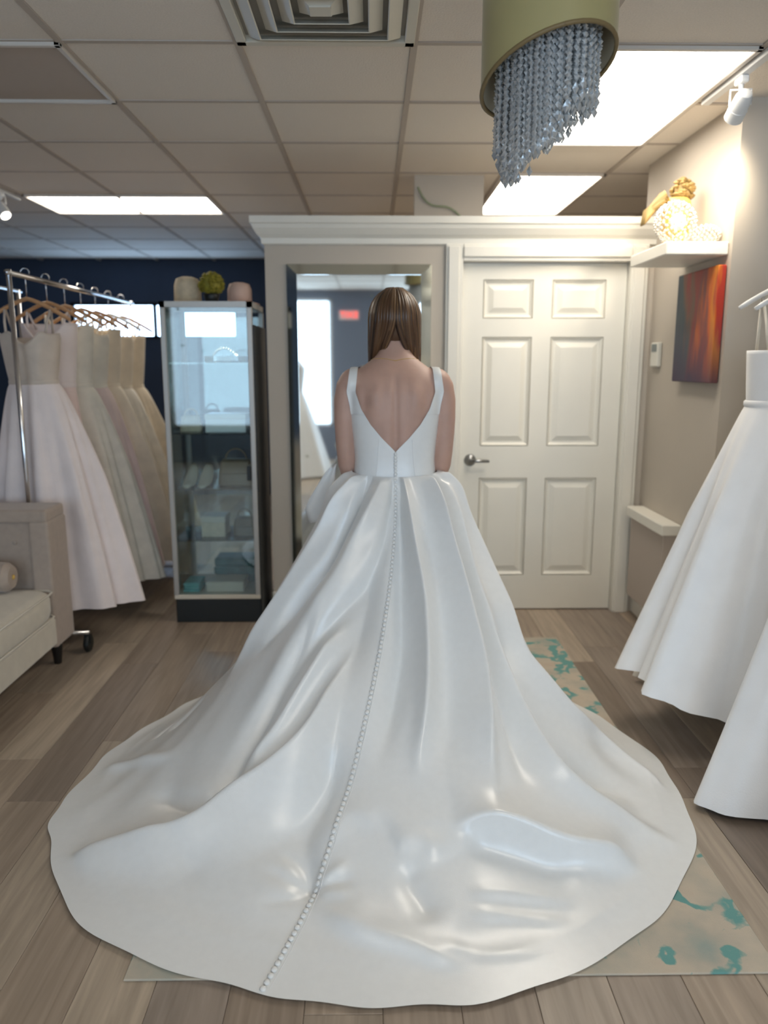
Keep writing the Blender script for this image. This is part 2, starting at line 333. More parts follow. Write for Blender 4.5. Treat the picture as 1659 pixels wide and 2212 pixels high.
# ceiling vent
vx, vy = GX[cx(-0.46)], GY[cyr(2.30)]
v = root('ceiling_vent', (vx + 0.305, vy + 0.305, CEIL - 0.02), 'square metal ceiling vent with nested angled louvres', 'vent')
f = G()
for a, b_ in ((0, 0.035),): 
    for bx in ((vx, vx + 0.61, vy, vy + b_), (vx, vx + 0.61, vy + 0.61 - b_, vy + 0.61), (vx, vx + b_, vy, vy + 0.61), (vx + 0.61 - b_, vx + 0.61, vy, vy + 0.61)): f.box(*bx, CEIL - 0.014, CEIL + 0.012, c=0.003)
f.build('frame', 'vent', v)
G().box(vx + 0.03, vx + 0.58, vy + 0.03, vy + 0.58, CEIL + 0.0085, CEIL + 0.0115).build('duct', 'vent_dark', v)
for k in range(4):
    h0 = 0.255 - k * 0.062; mxx, myy = vx + 0.305, vy + 0.305
    rg = []
    for hh, zz in ((h0, CEIL - 0.004), (h0 - 0.042, CEIL - 0.030), (h0 - 0.046, CEIL - 0.028), (h0 - 0.004, CEIL + 0.0)):
        rg.append([(mxx - hh, myy - hh, zz), (mxx + hh, myy - hh, zz), (mxx + hh, myy + hh, zz), (mxx - hh, myy + hh, zz)])
    G().grid(rg, wu=True, wv=True).build('louvre', 'vent', v, fix=True)
G().box(mxx - 0.035, mxx + 0.035, myy - 0.035, myy + 0.035, CEIL - 0.03, CEIL - 0.022, c=0.003).build('louvre', 'vent', v)

# walls
struct(G().box(XW, XW + 0.10, 3.44, 4.56, -0.005, CEIL + 0.012).build('wall_right', 'wall_paint'))
struct(G().box(XW + 0.10, 3.4, 3.44, 3.54, -0.005, CEIL + 0.012).build('wall_alcove', 'wall_paint'))
struct(G().box(3.3, 3.4, -3.3, 3.44, -0.005, CEIL + 0.012).build('wall_right_shop', 'wall_paint'))
struct(G().box(3.2, 3.3, 3.54, 8.6, -0.005, CEIL + 0.012).build('wall_right_rear', 'wall_paint'))
struct(G().box(-4.3, -4.2, -3.3, 8.7, -0.005, CEIL + 0.012).build('wall_left', 'wall_navy'))
struct(G().box(-0.55, 3.2, 6.6, 6.7, -0.005, CEIL + 0.012).build('wall_fitting_room', 'wall_paint'))
struct(G().box(0.25, 0.66, 4.80, 4.86, 2.10, CEIL + 0.012).build('wall_bulkhead', 'wall_paint'))
# partition with the door opening
PX0, PX1 = -0.585, XW; DX0, DX1, DZ = 0.497, 1.418, 2.00
pw = G(); pw.box(PX0, DX0 - 0.02, DW, DW + 0.12, -0.005, 2.15); pw.box(DX1 + 0.02, PX1, DW, DW + 0.12, -0.005, 2.15); pw.box(DX0 - 0.02, DX1 + 0.02, DW, DW + 0.12, DZ + 0.02, 2.15)
struct(pw.build('wall_partition', 'wall_paint'))
struct(G().box(PX0, PX0 + 0.12, DW + 0.12, 6.6, -0.005, 2.15).build('wall_partition_side', 'wall_paint'))
# crown moulding: stepped profile swept along the top of the partition
prof = [(0.0, 2.085), (0.014, 2.09), (0.016, 2.118), (0.034, 2.135), (0.054, 2.165), (0.060, 2.185), (0.068, 2.19), (0.068, 2.225), (0.0, 2.225)]
tr = G()
rings = [[(PX1, DW - a, z) for a, z in prof], [(PX0 - 0.0, DW - a, z) for a, z in prof]]
rings = [[(PX1, DW - a, z) for a, z in prof], [(PX0 - a, DW - a, z) for a, z in prof], [(PX0 - a, 6.6, z) for a, z in prof]]
tr.grid(rings, wv=True)
tr.box(PX0, PX1, DW - 0.001, DW + 0.12, 2.15, 2.224)
struct(tr.build('trim_1', 'trim_white', fix=True))
struct(G().box(PX0 - 0.012, 0.40, DW - 0.014, DW, 0, 0.13, c=0.004).build('baseboard_back', 'trim_white'))
struct(G().box(PX0 - 0.012, PX0, DW - 0.014, 6.6, 0, 0.13, c=0.004).build('baseboard_side', 'trim_white'))
struct(G().box(XW - 0.014, XW, 3.44, DW, 0, 0.13, c=0.004).build('baseboard_right', 'trim_white'))
# door casing
cs = G()
for (xa, xb, za, zb) in ((DX0 - 0.095, DX0, 0, DZ + 0.09), (DX1, DX1 + 0.095, 0, DZ + 0.09), (DX0, DX1, DZ, DZ + 0.09)):
    cs.box(xa, xb, DW - 0.022, DW, za, zb, c=0.004)
    if xb - xa < 0.2: cs.box(xa + 0.012, xb - 0.02, DW - 0.034, DW - 0.02, za, zb - 0.012, c=0.005)
    else: cs.box(xa, xb, DW - 0.034, DW - 0.02, za + 0.02, zb - 0.012, c=0.005)
for xa, xb in ((DX0 - 0.02, DX0), (DX1, DX1 + 0.02)): cs.box(xa, xb, DW, DW + 0.12, 0, DZ + 0.02)
cs.box(DX0, DX1, DW, DW + 0.12, DZ, DZ + 0.02)
struct(cs.build('trim_2', 'trim_white'))
# six panel door: slab with recessed fields and raised panels
door = struct(bpy.data.objects.new('door_1', None)); C.objects.link(door); door.location = (DX0, DW + 0.03, 0)
dy = DW + 0.035
cols = [(DX0 + 0.120, DX0 + 0.400), (DX0 + 0.505, DX0 + 0.785 + 0.02)]
rowsz = [(1.70, 1.91), (0.985, 1.60), (0.215, 0.80)]
sl = G(); xs = [DX0 + 0.003, cols[0][0], cols[0][1], cols[1][0], cols[1][1], DX1 - 0.003]; zs = [0.008] + [z for p in reversed(rowsz) for z in p] + [DZ - 0.003]
for a in range(5):
    for b_ in range(7):
        fld = a in (1, 3) and b_ in (1, 3, 5)
        sl.box(xs[a], xs[a + 1], dy + (0.014 if fld else 0), dy + 0.04, zs[b_], zs[b_ + 1])
sl.build('door_slab', 'door_white', door)
for (xa, xb) in cols:
    for (za, zb) in rowsz:
        rg = []
        for ins, yy in ((0.0, dy + 0.014), (0.006, dy + 0.0), (0.02, dy + 0.013), (0.03, dy + 0.013), (0.058, dy + 0.002), (0.07, dy + 0.002)):
            rg.append([(xa + ins, yy, za + ins), (xb - ins, yy, za + ins), (xb - ins, yy, zb - ins), (xa + ins, yy, zb - ins)])
        g = G(); g.grid(rg, wv=True); o_ = len(g.v); g.f.append((o_ - 4, o_ - 3, o_ - 2, o_ - 1)); g.build('door_panel', 'door_white', door, fix=False)
h = G(); h.lathe([(0.0, 0), (0.032, 0.0), (0.034, 0.006), (0.02, 0.012), (0.012, 0.014), (0.012, 0.05), (0, 0.05)], (0, 0, 0), 20)
h.v = [(DX0 + 0.065 + a, dy - c, 0.905 + b) for a, b, c in h.v]
h.tube([(DX0 + 0.065, dy - 0.045, 0.905), (DX0 + 0.10, dy - 0.05, 0.905), (DX0 + 0.17, dy - 0.046, 0.902)], [0.010, 0.010, 0.008], 10)
h.build('door_handle', 'nickel', door, smooth=True, fix=True)
# wall behind the camera with the shop windows, seen in the mirror
fw = G(); ya, yb = -3.3, -3.2
for (a, b_, za, zb) in ((-4.2, -3.0, 0, CEIL), (-0.6, 0.2, 0, CEIL), (2.95, 3.3, 0, CEIL), (-3.0, -0.6, 0, 0.5), (-3.0, -0.6, 2.42, CEIL), (0.2, 2.95, 0, 0.5), (0.2, 2.95, 2.42, CEIL)): fw.box(a, b_, ya, yb, za - 0.005, zb + 0.012)
struct(fw.build('wall_front', 'wall_slate'))
for n_, (a, b_) in enumerate(((-3.0, -0.6), (0.2, 2.95))):
    wn = struct(bpy.data.objects.new('window_%d' % (n_ + 2), None)); C.objects.link(wn); wn.location = (a, ya, 0.5)
    f = G()
    for bx in ((a, a + 0.05, 0.5, 2.42), (b_ - 0.05, b_, 0.5, 2.42), (a, b_, 0.5, 0.55), (a, b_, 2.37, 2.42), ((a + b_) / 2 - 0.03, (a + b_) / 2 + 0.03, 0.5, 2.42)): f.box(bx[0], bx[1], ya + 0.02, yb - 0.02, bx[2], bx[3], c=0.004)
    f.build('window_frame', 'light_frame', wn)
    for k in range(2):
        q0 = a + 0.05 + k * ((b_ - a) / 2 - 0.02); G().box(q0, q0 + (b_ - a) / 2 - 0.08, -3.255, -3.25, 0.55, 2.37).build('pane', 'window_glass', wn)
# the far dark blue end of the shop with its daylight window
fwl = G()
wx0, wx1, wz0, wz1 = -3.25, -1.45, 1.72, 2.10
for (a, b_, za, zb) in ((-4.2, wx0, 0, CEIL), (wx1, 3.2, 0, CEIL), (wx0, wx1, 0, wz0), (wx0, wx1, wz1, CEIL)): fwl.box(a, b_, 8.6, 8.7, za - 0.005, zb + 0.012)
struct(fwl.build('wall_far', 'wall_navy'))
wn = struct(bpy.data.objects.new('window_1', None)); C.objects.link(wn); wn.location = (wx0, 8.6, wz0)
f = G()
for bx in ((wx0, wx0 + 0.04, wz0, wz1), (wx1 - 0.04, wx1, wz0, wz1), (wx0, wx1, wz0, wz0 + 0.03), (wx0, wx1, wz1 - 0.03, wz1), (-2.37, -2.33, wz0, wz1)): f.box(bx[0], bx[1], 8.59, 8.64, bx[2], bx[3])
f.build('window_frame', 'black_wood', wn)
for a, b_ in ((wx0 + 0.04, -2.37), (-2.33, wx1 - 0.04)): G().box(a, b_, 8.63, 8.64, wz0 + 0.03, wz1 - 0.03).build('pane', 'window_sky', wn)

# ================================================================== MIRROR AND RUG
mr = root('wall_mirror', (-0.07, DW - 0.03, 0.22), 'tall wall mirror with mirrored border on the partition beside the white door', 'mirror')
ma, mb_, mz0, mz1 = -0.468, 0.325, 0.16, 1.985
G().box(ma + 0.055, mb_ - 0.055, DW - 0.028, DW - 0.002, mz0 + 0.055, mz1 - 0.055).build('mirror_glass', 'mirror', mr)
def bevel_strip(p):   # p: 4 corners of the strip, outer edge low, inner edge proud
    g = G(); (x0, z0), (x1, z1), (x2, z2), (x3, z3) = p
    g.add([(x0, DW - 0.012, z0), (x1, DW - 0.012, z1), (x2, DW - 0.036, z2), (x3, DW - 0.036, z3), (x0, DW - 0.001, z0), (x1, DW - 0.001, z1), (x2, DW - 0.001, z2), (x3, DW - 0.001, z3)],
          [(0, 1, 2, 3), (4, 7, 6, 5), (0, 4, 5, 1), (1, 5, 6, 2), (2, 6, 7, 3), (3, 7, 4, 0)])
    return g
w = 0.058
for p in (((ma, mz1), (mb_, mz1), (mb_ - w, mz1 - w), (ma + w, mz1 - w)), ((ma, mz0), (mb_, mz0), (mb_ - w, mz0 + w), (ma + w, mz0 + w)),
          ((ma, mz0), (ma, mz1), (ma + w, mz1 - w), (ma + w, mz0 + w)), ((mb_, mz0), (mb_, mz1), (mb_ - w, mz1 - w), (mb_ - w, mz0 + w))):
    bevel_strip(p).build('mirror_frame', 'mirror_bevel', mr, fix=True)
rug = G().box(-0.60, 0.985, 1.60, 3.92, 0.0, 0.006, c=0.002)
tag(rug.build('area_rug', 'rug'), 'worn beige area rug with faded teal scroll pattern', 'rug')

# ================================================================== THE BRIDE
XC, YC = 0.085, 2.95
bride = root('person', (XC, YC, 0), 'person with long brown hair seen from behind in a white satin gown', 'person')
def L(x, y, z): return (XC + x, YC + y, z)
# torso rings: z, half width, back depth, front depth, y offset
TR = [(0.70, 0.185, 0.125, 0.115, 0), (0.86, 0.190, 0.128, 0.115, 0), (0.96, 0.172, 0.118, 0.11, 0), (1.03, 0.152, 0.106, 0.105, 0), (1.09, 0.147, 0.102, 0.105, 0), (1.16, 0.153, 0.105, 0.108, 0),
      (1.23, 0.163, 0.112, 0.11, 0), (1.30, 0.171, 0.117, 0.105, 0), (1.35, 0.175, 0.112, 0.095, 0.002), (1.39, 0.168, 0.100, 0.085, 0.008), (1.42, 0.150, 0.086, 0.075, 0.014), (1.445, 0.118, 0.072, 0.065, 0.02),
      (1.465, 0.088, 0.062, 0.058, 0.025), (1.485, 0.066, 0.056, 0.053, 0.032), (1.51, 0.055, 0.053, 0.05, 0.04), (1.54, 0.052, 0.053, 0.05, 0.05), (1.58, 0.054, 0.056, 0.05, 0.062)]
zz = np.array([t[0] for t in TR])
def tr(z, k): return float(np.interp(z, zz, [t[k] for t in TR]))
def torso_geo(g, nz=60, nt=56):
    rings = []
    for z in np.linspace(0.70, 1.58, nz):
        # smooth the key values a little
        w, bd, fd, yo = [np.mean([tr(z + d, k) for d in (-0.012, -0.006, 0, 0.006, 0.012)]) for k in (1, 2, 3, 4)]
        ring = []
        for k in range(nt):
            a = -2 * math.pi * k / nt; c_, s_ = math.cos(a), math.sin(a); e = 0.86
            x = w * math.copysign(abs(s_) ** e, s_); y = -(bd if c_ > 0 else fd) * math.copysign(abs(c_) ** e, c_)
            ring.append(L(x, y + yo, z))
        rings.append(ring)
    g.loft(rings)
    for sgn in (-1, 1):
        g.ball(L(sgn * 0.072, 0.085, 1.265), (0.068, 0.062, 0.066), 16, 12)
        g.ball(L(sgn * 0.150, 0.004, 1.375), (0.066, 0.066, 0.062), 16, 12)
    return g
def arm_geo(g, sgn):
    pts = [(0.150, 0.004, 1.385), (0.172, 0.002, 1.36), (0.183, 0.0, 1.31), (0.188, -0.002, 1.24), (0.189, 0.0, 1.17), (0.187, 0.004, 1.115), (0.183, 0.022, 1.07), (0.172, 0.065, 1.02), (0.148, 0.115, 0.975), (0.115, 0.160, 0.95), (0.085, 0.185, 0.945)]
    rs = [0.052, 0.054, 0.0495, 0.044, 0.039, 0.0365, 0.0375, 0.036, 0.031, 0.024, 0.022]
    g.tube([L(sgn * a, b, c) for a, b, c in pts], rs, 16)
    # hand: palm and five fingers, folded over the other hand in front of the waist
    px, py, pz = 0.055, 0.205, 0.94 + 0.012 * sgn
    g.ball(L(sgn * px, py + 0.01 * sgn, pz), (0.045, 0.016, 0.036), 14, 10)
    for k in range(4):
        z0 = pz + 0.027 - 0.018 * k; ln = (0.066, 0.074, 0.070, 0.055)[k]
        g.tube([L(sgn * (px - 0.03), py + 0.01 * sgn + 0.002, z0), L(sgn * (px - 0.03 - ln * 0.5), py + 0.012 + 0.012 * sgn, z0 - 0.006), L(sgn * (px - 0.03 - ln * 0.8), py + 0.008 + 0.012 * sgn, z0 - 0.014), L(sgn * (px - 0.03 - ln), py - 0.002 + 0.01 * sgn, z0 - 0.02)], [0.0095, 0.0088, 0.008, 0.006], 8)
    g.tube([L(sgn * (px + 0.02), py + 0.004, pz + 0.028), L(sgn * (px - 0.002), py + 0.012, pz + 0.05), L(sgn * (px - 0.03), py + 0.014, pz + 0.058)], [0.012, 0.0105, 0.007], 8)
HC = (0.0, 0.075, 1.612); HR = Matrix.Rotation(R(-30), 3, 'X')   # head bowed forward
def HP(x, y, z): q = HR @ Vector((x, y, z)); return L(HC[0] + q.x, HC[1] + q.y, HC[2] + q.z)
def head_geo(g):
    g.ball(HP(0, 0, 0.012), (0.076, 0.094, 0.098), 20, 14, rot=HR)
    g.ball(HP(0, 0.028, -0.05), (0.060, 0.068, 0.070), 16, 12, rot=HR)
    g.ball(HP(0, 0.066, -0.098), (0.026, 0.022, 0.020), 10, 8, rot=HR)           # chin
    g.tube([HP(0, 0.088, 0.012), HP(0, 0.102, -0.016), HP(0, 0.113, -0.034), HP(0, 0.098, -0.042)], [0.009, 0.011, 0.0145, 0.012], 8)   # nose
    for s_ in (-1, 1):
        g.tube([HP(s_ * 0.012, 0.088, 0.020), HP(s_ * 0.035, 0.086, 0.024), HP(s_ * 0.056, 0.070, 0.018)], 0.008, 8)   # brow
        g.ball(HP(s_ * 0.078, -0.004, -0.010), (0.008, 0.018, 0.030), 8, 8, rot=HR)                                  # ear
        g.ball(HP(s_ * 0.045, 0.062, -0.035), (0.022, 0.022, 0.020), 10, 8, rot=HR)                                  # cheek
    g.tube([HP(-0.024, 0.082, -0.069), HP(0, 0.093, -0.067), HP(0.024, 0.082, -0.069)], [0.004, 0.0075, 0.004], 8)     # lips
    g.tube([HP(-0.020, 0.080, -0.077), HP(0, 0.090, -0.078), HP(0.020, 0.080, -0.077)], [0.004, 0.0075, 0.004], 8)
    g.tube([L(0, 0.042, 1.50), L(0, 0.056, 1.54), HP(0, -0.01, -0.05)], [0.052, 0.051, 0.053], 14)
bg = torso_geo(G())
torso_only = BVHTree.FromPolygons([Vector(v) for v in bg.v], bg.f)
for s_ in (-1, 1): arm_geo(bg, s_)
head_geo(bg)
for s_ in (-1, 1):     # legs and feet under the skirt
    bg.tube([L(s_ * 0.09, 0, 0.80), L(s_ * 0.095, 0.01, 0.62), L(s_ * 0.09, 0.012, 0.46), L(s_ * 0.088, -0.005, 0.32), L(s_ * 0.085, -0.008, 0.14), L(s_ * 0.085, -0.01, 0.06)], [0.088, 0.075, 0.056, 0.054, 0.036, 0.034], 14)
    bg.tube([L(s_ * 0.085, -0.03, 0.030), L(s_ * 0.088, 0.05, 0.032), L(s_ * 0.092, 0.13, 0.022), L(s_ * 0.094, 0.165, 0.02)], [0.028, 0.032, 0.022, 0.012], 12)
tmp = bg.build('body_tmp', 'skin', None)
rm = tmp.modifiers.new('r', 'REMESH'); rm.mode = 'VOXEL'; rm.voxel_size = 0.0058
sm_ = tmp.modifiers.new('s', 'SMOOTH'); sm_.factor = 0.5; sm_.iterations = 7
bpy.context.view_layer.update()
me = bpy.data.meshes.new_from_object(tmp.evaluated_get(bpy.context.evaluated_depsgraph_get()))
bpy.data.objects.remove(tmp)
co = np.empty(len(me.vertices) * 3); me.vertices.foreach_get('co', co); co = co.reshape(-1, 3)
x = co[:, 0] - XC; y = co[:, 1] - YC; z = co[:, 2]
back = np.clip((-y - 0.02) / 0.05, 0, 1) * (np.abs(x) < 0.19)
gz = lambda c_, s_: np.exp(-((z - c_) / s_) ** 2)
dsp = -0.0075 * np.exp(-(x / 0.013) ** 2) * np.clip((1.42 - z) / 0.05, 0, 1) * np.clip((z - 1.0) / 0.05, 0, 1)       # spine furrow
for s_ in (-1, 1):
    dsp += 0.0085 * np.exp(-((x - s_ * (0.075 + 0.1 * (1.33 - z))) / 0.028) ** 2) * gz(1.325, 0.055)                       # shoulder blade
    dsp -= 0.006 * np.exp(-((x - s_ * 0.112) / 0.016) ** 2) * gz(1.31, 0.06)
    dsp += 0.004 * np.exp(-((x - s_ * 0.035) / 0.022) ** 2) * gz(1.16, 0.09)
    dsp -= 0.004 * np.exp(-((x - s_ * 0.045) / 0.015) ** 2) * gz(1.33, 0.06)
co[:, 1] -= dsp * back
co[:, 0] -= XC; co[:, 1] -= YC
me.vertices.foreach_set('co', co.ravel()); me.materials.clear(); me.materials.append(MATS['skin'])
me.polygons.foreach_set('use_smooth', [True] * len(me.polygons)); me.name = 'body'
body = bpy.data.objects.new('body', me); C.objects.link(body); body.parent = bride
body_bvh = BVHTree.FromPolygons([Vector((a + XC, b_ + YC, c_)) for a, b_, c_ in co], [p.vertices[:] for p in me.polygons])
for s_ in (-1, 1):
    G().ball(HP(s_ * 0.031, 0.080, 0.0), 0.012, 10, 8).build('eye', 'eye_white', bride, smooth=True)

# ---- hair: a scalp cap and long straight locks parted at the crown, drawn forward over both shoulders
hg = G(); shade = []
def add_lock(pts, rs, tone, n=6):
    a = len(hg.v); hg.tube(pts, rs, n); shade.extend([tone] * (len(hg.v) - a))
a0 = len(hg.v); hg.ball(L(0, 0.058, 1.615), (0.086, 0.098, 0.106), 24, 16); shade += [0.36] * (len(hg.v) - a0)
rx, ry, rz = 0.0925, 0.106, 0.112
rnd = random.Random(5)
def lock_path(sgn, q, lay):
    al = R(1 + 122 * q); pts = []
    ox, oy, oz = 0, 0.058, 1.616
    px0 = 0.004 + 0.006 * q
    grow = 1 + 0.03 * lay
    for k in range(9):
        be = R(88 - k * 11.2)
        x_ = sgn * (rx * grow * math.cos(be) * math.sin(al) + px0 * (k < 2)); y_ = -ry * grow * math.cos(be) * math.cos(al) ; z_ = rz * grow * math.sin(be)
        pts.append([x_ + ox, y_ + oy, z_ + oz])
    lx, ly, lz = pts[-1]
    ex = sgn * max(0.044 + 0.05 * min(1, q / 0.38), min(abs(lx), 0.094)) * (1 + 0.02 * lay)
    ez = 1.487 - 0.10 * min(1, max(0, (q - 0.15) / 0.3)); ey = 0.005 + 0.11 * min(1, q / 0.55)
    if q > 0.75: ey = ly + 0.0; ez = 1.36
    # back locks hold the middle until the nape, then part
    for k in range(1, 8):
        u = k / 7; lat = u ** (1.35 if q < 0.25 else 1.0)
        pts.append([lx + (ex - lx) * lat, ly + (max(ey, ly) - ly) * u ** 1.25, lz + (ez - lz) * u])
    return pts
for lay in (0, 1):
    n_ = 62 if lay == 0 else 44
    for sgn in (-1, 1):
        for k in range(n_):
            q = (k + rnd.random() * 0.7) / n_
            p = lock_path(sgn, q, lay + rnd.uniform(-0.3, 0.3))
            jx, jy = rnd.uniform(-0.003, 0.003), rnd.uniform(-0.002, 0.002)
            pts = [L(a + jx * min(1, i / 5), b_ + jy, c_) for i, (a, b_, c_) in enumerate(p)]
            r0 = 0.0078 if lay == 0 else 0.0042
            rs = [r0 * (0.5 if i == 0 else 1.0) * (1 - 0.75 * max(0, (i - 10) / 5) ** 2) for i in range(len(pts))]
            tone = min(1, max(0, rnd.gauss(0.36 if lay == 0 else 0.60, 0.20) ))
            add_lock(pts, rs, tone)
hair = hg.build('hair', 'hair', bride, smooth=True)
at_ = hair.data.attributes.new('lock', 'FLOAT', 'POINT'); at_.data.foreach_set('value', shade)
# fine chain at the nape
nk = []
for k in range(25):
    a = 2 * math.pi * k / 24
    p0 = Vector(L(0.30 * math.sin(a), 0.03 - 0.30 * math.cos(a), 1.462 - 0.03 * (1 - math.cos(a)) / 2 + 0.018 * abs(math.sin(a)))); c0 = Vector(L(0, 0.03, p0.z))
    h_ = torso_only.ray_cast(p0, (c0 - p0).normalized())
    nk.append(tuple(h_[0] - (c0 - p0).normalized() * 0.001) if h_[0] else tuple(c0))
G().tube(nk, 0.0009, 5, cap=False).build('necklace', 'gold', bride)

# ---- bodice: cloth fitted on the torso, deep V at the back, straps over the shoulders
def fit(phi, z, off=0.006):
    c0 = Vector(L(0, tr(z, 4), z)); d = Vector((math.sin(phi), -math.cos(phi), 0))
    h_ = torso_only.ray_cast(c0 + d * 0.6, -d)
    p = h_[0] if h_[0] else c0 + d * tr(z, 1)
    return p + d * off
VX = [(1.128, 0.0), (1.14, 0.010), (1.18, 0.050), (1.23, 0.092), (1.285, 0.126), (1.345, 0.147), (1.41, 0.152)]
def x_in(z): return float(np.interp(z, [a for a, _ in VX], [b_ for _, b_ in VX]))
def phi_x(xv, z):
    lo, hi = 0.0, R(90)
    for _ in range(30):
        mid = (lo + hi) / 2
        if fit(mid, z).x - XC < xv: lo = mid
        else: hi = mid
    return (lo + hi) / 2
bod = G()
ZL = list(np.linspace(1.012, 1.128, 12)) + list(np.linspace(1.136, 1.265, 16))
half = []
for z in ZL:
    p0 = 0.0 if z <= 1.128 else phi_x(x_in(z), z)
    half.append([fit(p0 + (math.pi - p0) * k / 40, z) for k in range(41)])
def both(rows):
    rows = np.array([[tuple(p) for p in r_] for r_ in rows]); bod.grid(rows)
    mrow = rows.copy(); mrow[..., 0] = 2 * XC - mrow[..., 0]; bod.grid(mrow, flip=True)
both(half)
up = []
ZU = np.linspace(1.265, 1.352, 12)
for z in ZU:
    xo = float(np.interp(z, [1.262, 1.30, 1.34, 1.372], [0.166, 0.171, 0.180, 0.183])); pi_ = phi_x(x_in(z), z)
    def po_(xo=xo, z=z): return phi_x(xo, z)
    row = []
    for k in range(13):
        xv = x_in(z) + (xo - x_in(z)) * k / 12; h_ = body_bvh.ray_cast(Vector(L(xv, -0.5, z)), Vector((0, 1, 0)))
        row.append(Vector((XC + xv, h_[0].y - 0.0055, z)))
    up.append(row)
ua = np.array([[tuple(p) for p in r_] for r_ in up])
for _ in range(3): ua[1:-1, :, 1] = (ua[:-2, :, 1] + 2 * ua[1:-1, :, 1] + ua[2:, :, 1]) / 4; ua[:, 1:-1, 1] = np.minimum(ua[:, 1:-1, 1], (ua[:, :-2, 1] + 2 * ua[:, 1:-1, 1] + ua[:, 2:, 1]) / 4)
up = [[Vector(p) for p in r_] for r_ in ua]
both(up)
fr = []
for z in np.linspace(1.262, 1.335, 10):
    po = math.pi - phi_x(float(np.interp(z, [1.262, 1.335], [0.158, 0.135])), z) * 1.0
    fr.append([fit(po + (math.pi - po) * k / 20, z) for k in range(21)])
both(fr)
bodice = bod.build('gown_bodice', 'satin', bride, smooth=True)
for sgn in (-1, 1):
    stp = []
    for k in range(25):
        ps = R(-5 + 163 * k / 24)
        row = []
        for j in range(6):
            u = j / 5; ux = abs(k / 24 - 0.0)
            sp_ = max(0, math.sin(ps)); xi = 0.1475 - 0.008 * sp_; xo = 0.1815 - 0.012 * sp_
            if k > 12: xi -= 0.02 * (k - 12) / 12; xo -= 0.02 * (k - 12) / 12
            xv = xi + (xo - xi) * u
            c0 = Vector(L(sgn * xv, 0.0, 1.355)); d = Vector((0, -math.cos(ps), math.sin(ps)))
            h_ = body_bvh.ray_cast(c0 + d * 0.5, -d)
            row.append(tuple((h_[0] if h_[0] else c0 + d * 0.06) + d * 0.0055))
        stp.append(row)
    stp = np.array(stp)
    for _ in range(4): stp[1:-1] = (stp[:-2] + 2 * stp[1:-1] + stp[2:]) / 4
    g = G().grid(stp, flip=sgn > 0); o = g.build('gown_strap', 'satin', bride, smooth=True)
# princess seams on the bodice
for sgn in (-1, 1):
    G().tube([tuple(fit(sgn * (R(36) - R(6) * k / 8) if True else 0, 1.02 + (0.155) * k / 8, 0.0072)) for k in range(9)], 0.0011, 5).build('seam', 'thread', bodice)

# ---- skirt and train: a cloth surface from the waist seam to the hem on the floor
WC = (XC, YC); WRX, WRY, WZ = 0.165, 0.118, 1.03
HEM = [(-180, 0.02, 3.36), (-150, -0.33, 3.33), (-122, -0.62, 3.28), (-100, -0.80, 3.13), (-84, -0.935, 2.86), (-71, -1.012, 2.63), (-60, -1.04, 2.40), (-49, -1.03, 2.24), (-39, -0.975, 2.09),
       (-29, -0.855, 1.885), (-19, -0.665, 1.71), (-9, -0.44, 1.60), (0, -0.262, 1.555), (9, -0.095, 1.517), (18, 0.08, 1.503), (27, 0.255, 1.522), (36, 0.45, 1.59), (45, 0.655, 1.70), (55, 0.84, 1.885),
       (65, 1.0, 2.145), (76, 1.045, 2.38), (88, 1.045, 2.64), (100, 0.945, 2.96), (122, 0.73, 3.24), (150, 0.40, 3.36), (180, 0.02, 3.36)]
def interp(keys, vals, x):
    keys = np.asarray(keys, float); vals = np.asarray(vals, float); x = np.asarray(x, float)
    m = np.gradient(vals, keys); i = np.clip(np.searchsorted(keys, x) - 1, 0, len(keys) - 2)
    h = keys[i + 1] - keys[i]; u = (x - keys[i]) / h
    return (2 * u**3 - 3 * u**2 + 1) * vals[i] + (u**3 - 2 * u**2 + u) * h * m[i] + (-2 * u**3 + 3 * u**2) * vals[i + 1] + (u**3 - u**2) * h * m[i + 1]
TH_ = [h[0] for h in HEM]; HX_ = [h[1] for h in HEM]; HY_ = [h[2] for h in HEM]
PK = [-180, -120, -100, -85, -70, -50, -25, 0, 25, 50, 70, 90, 110, 180]
PV = [1.0, 1.35, 1.5, 1.65, 1.8, 1.9, 1.95, 1.85, 1.85, 1.85, 2.0, 2.05, 1.9, 1.0]
KV = [0.15, 0.2, 0.30, 0.30, 0.30, 0.33, 0.34, 0.28, 0.40, 0.40, 0.22, 0.12, 0.10, 0.15]
def base(th, t):
    th = np.asarray(th, float); t = np.asarray(t, float)
    a = np.radians(th); nx, ny = np.sin(a), -np.cos(a)
    wx = WC[0] + WRX * nx; wy = WC[1] + WRY * ny; wz = WZ + 0.011 * (1 - np.cos(a))
    hx_ = interp(TH_, HX_, th); hy_ = interp(TH_, HY_, th); L_ = np.hypot(hx_ - wx, hy_ - wy); k = interp(PK, KV, th)
    mx_ = wx + nx * k * L_; my_ = wy + ny * k * L_
    x = (1 - t)**2 * wx + 2 * t * (1 - t) * mx_ + t * t * hx_; y = (1 - t)**2 * wy + 2 * t * (1 - t) * my_ + t * t * hy_
    rho = np.hypot(x - wx, y - wy) / L_
    return np.stack([x, y, wz * np.clip(1 - rho, 0, 1) ** interp(PK, PV, th) + 0.006], -1)
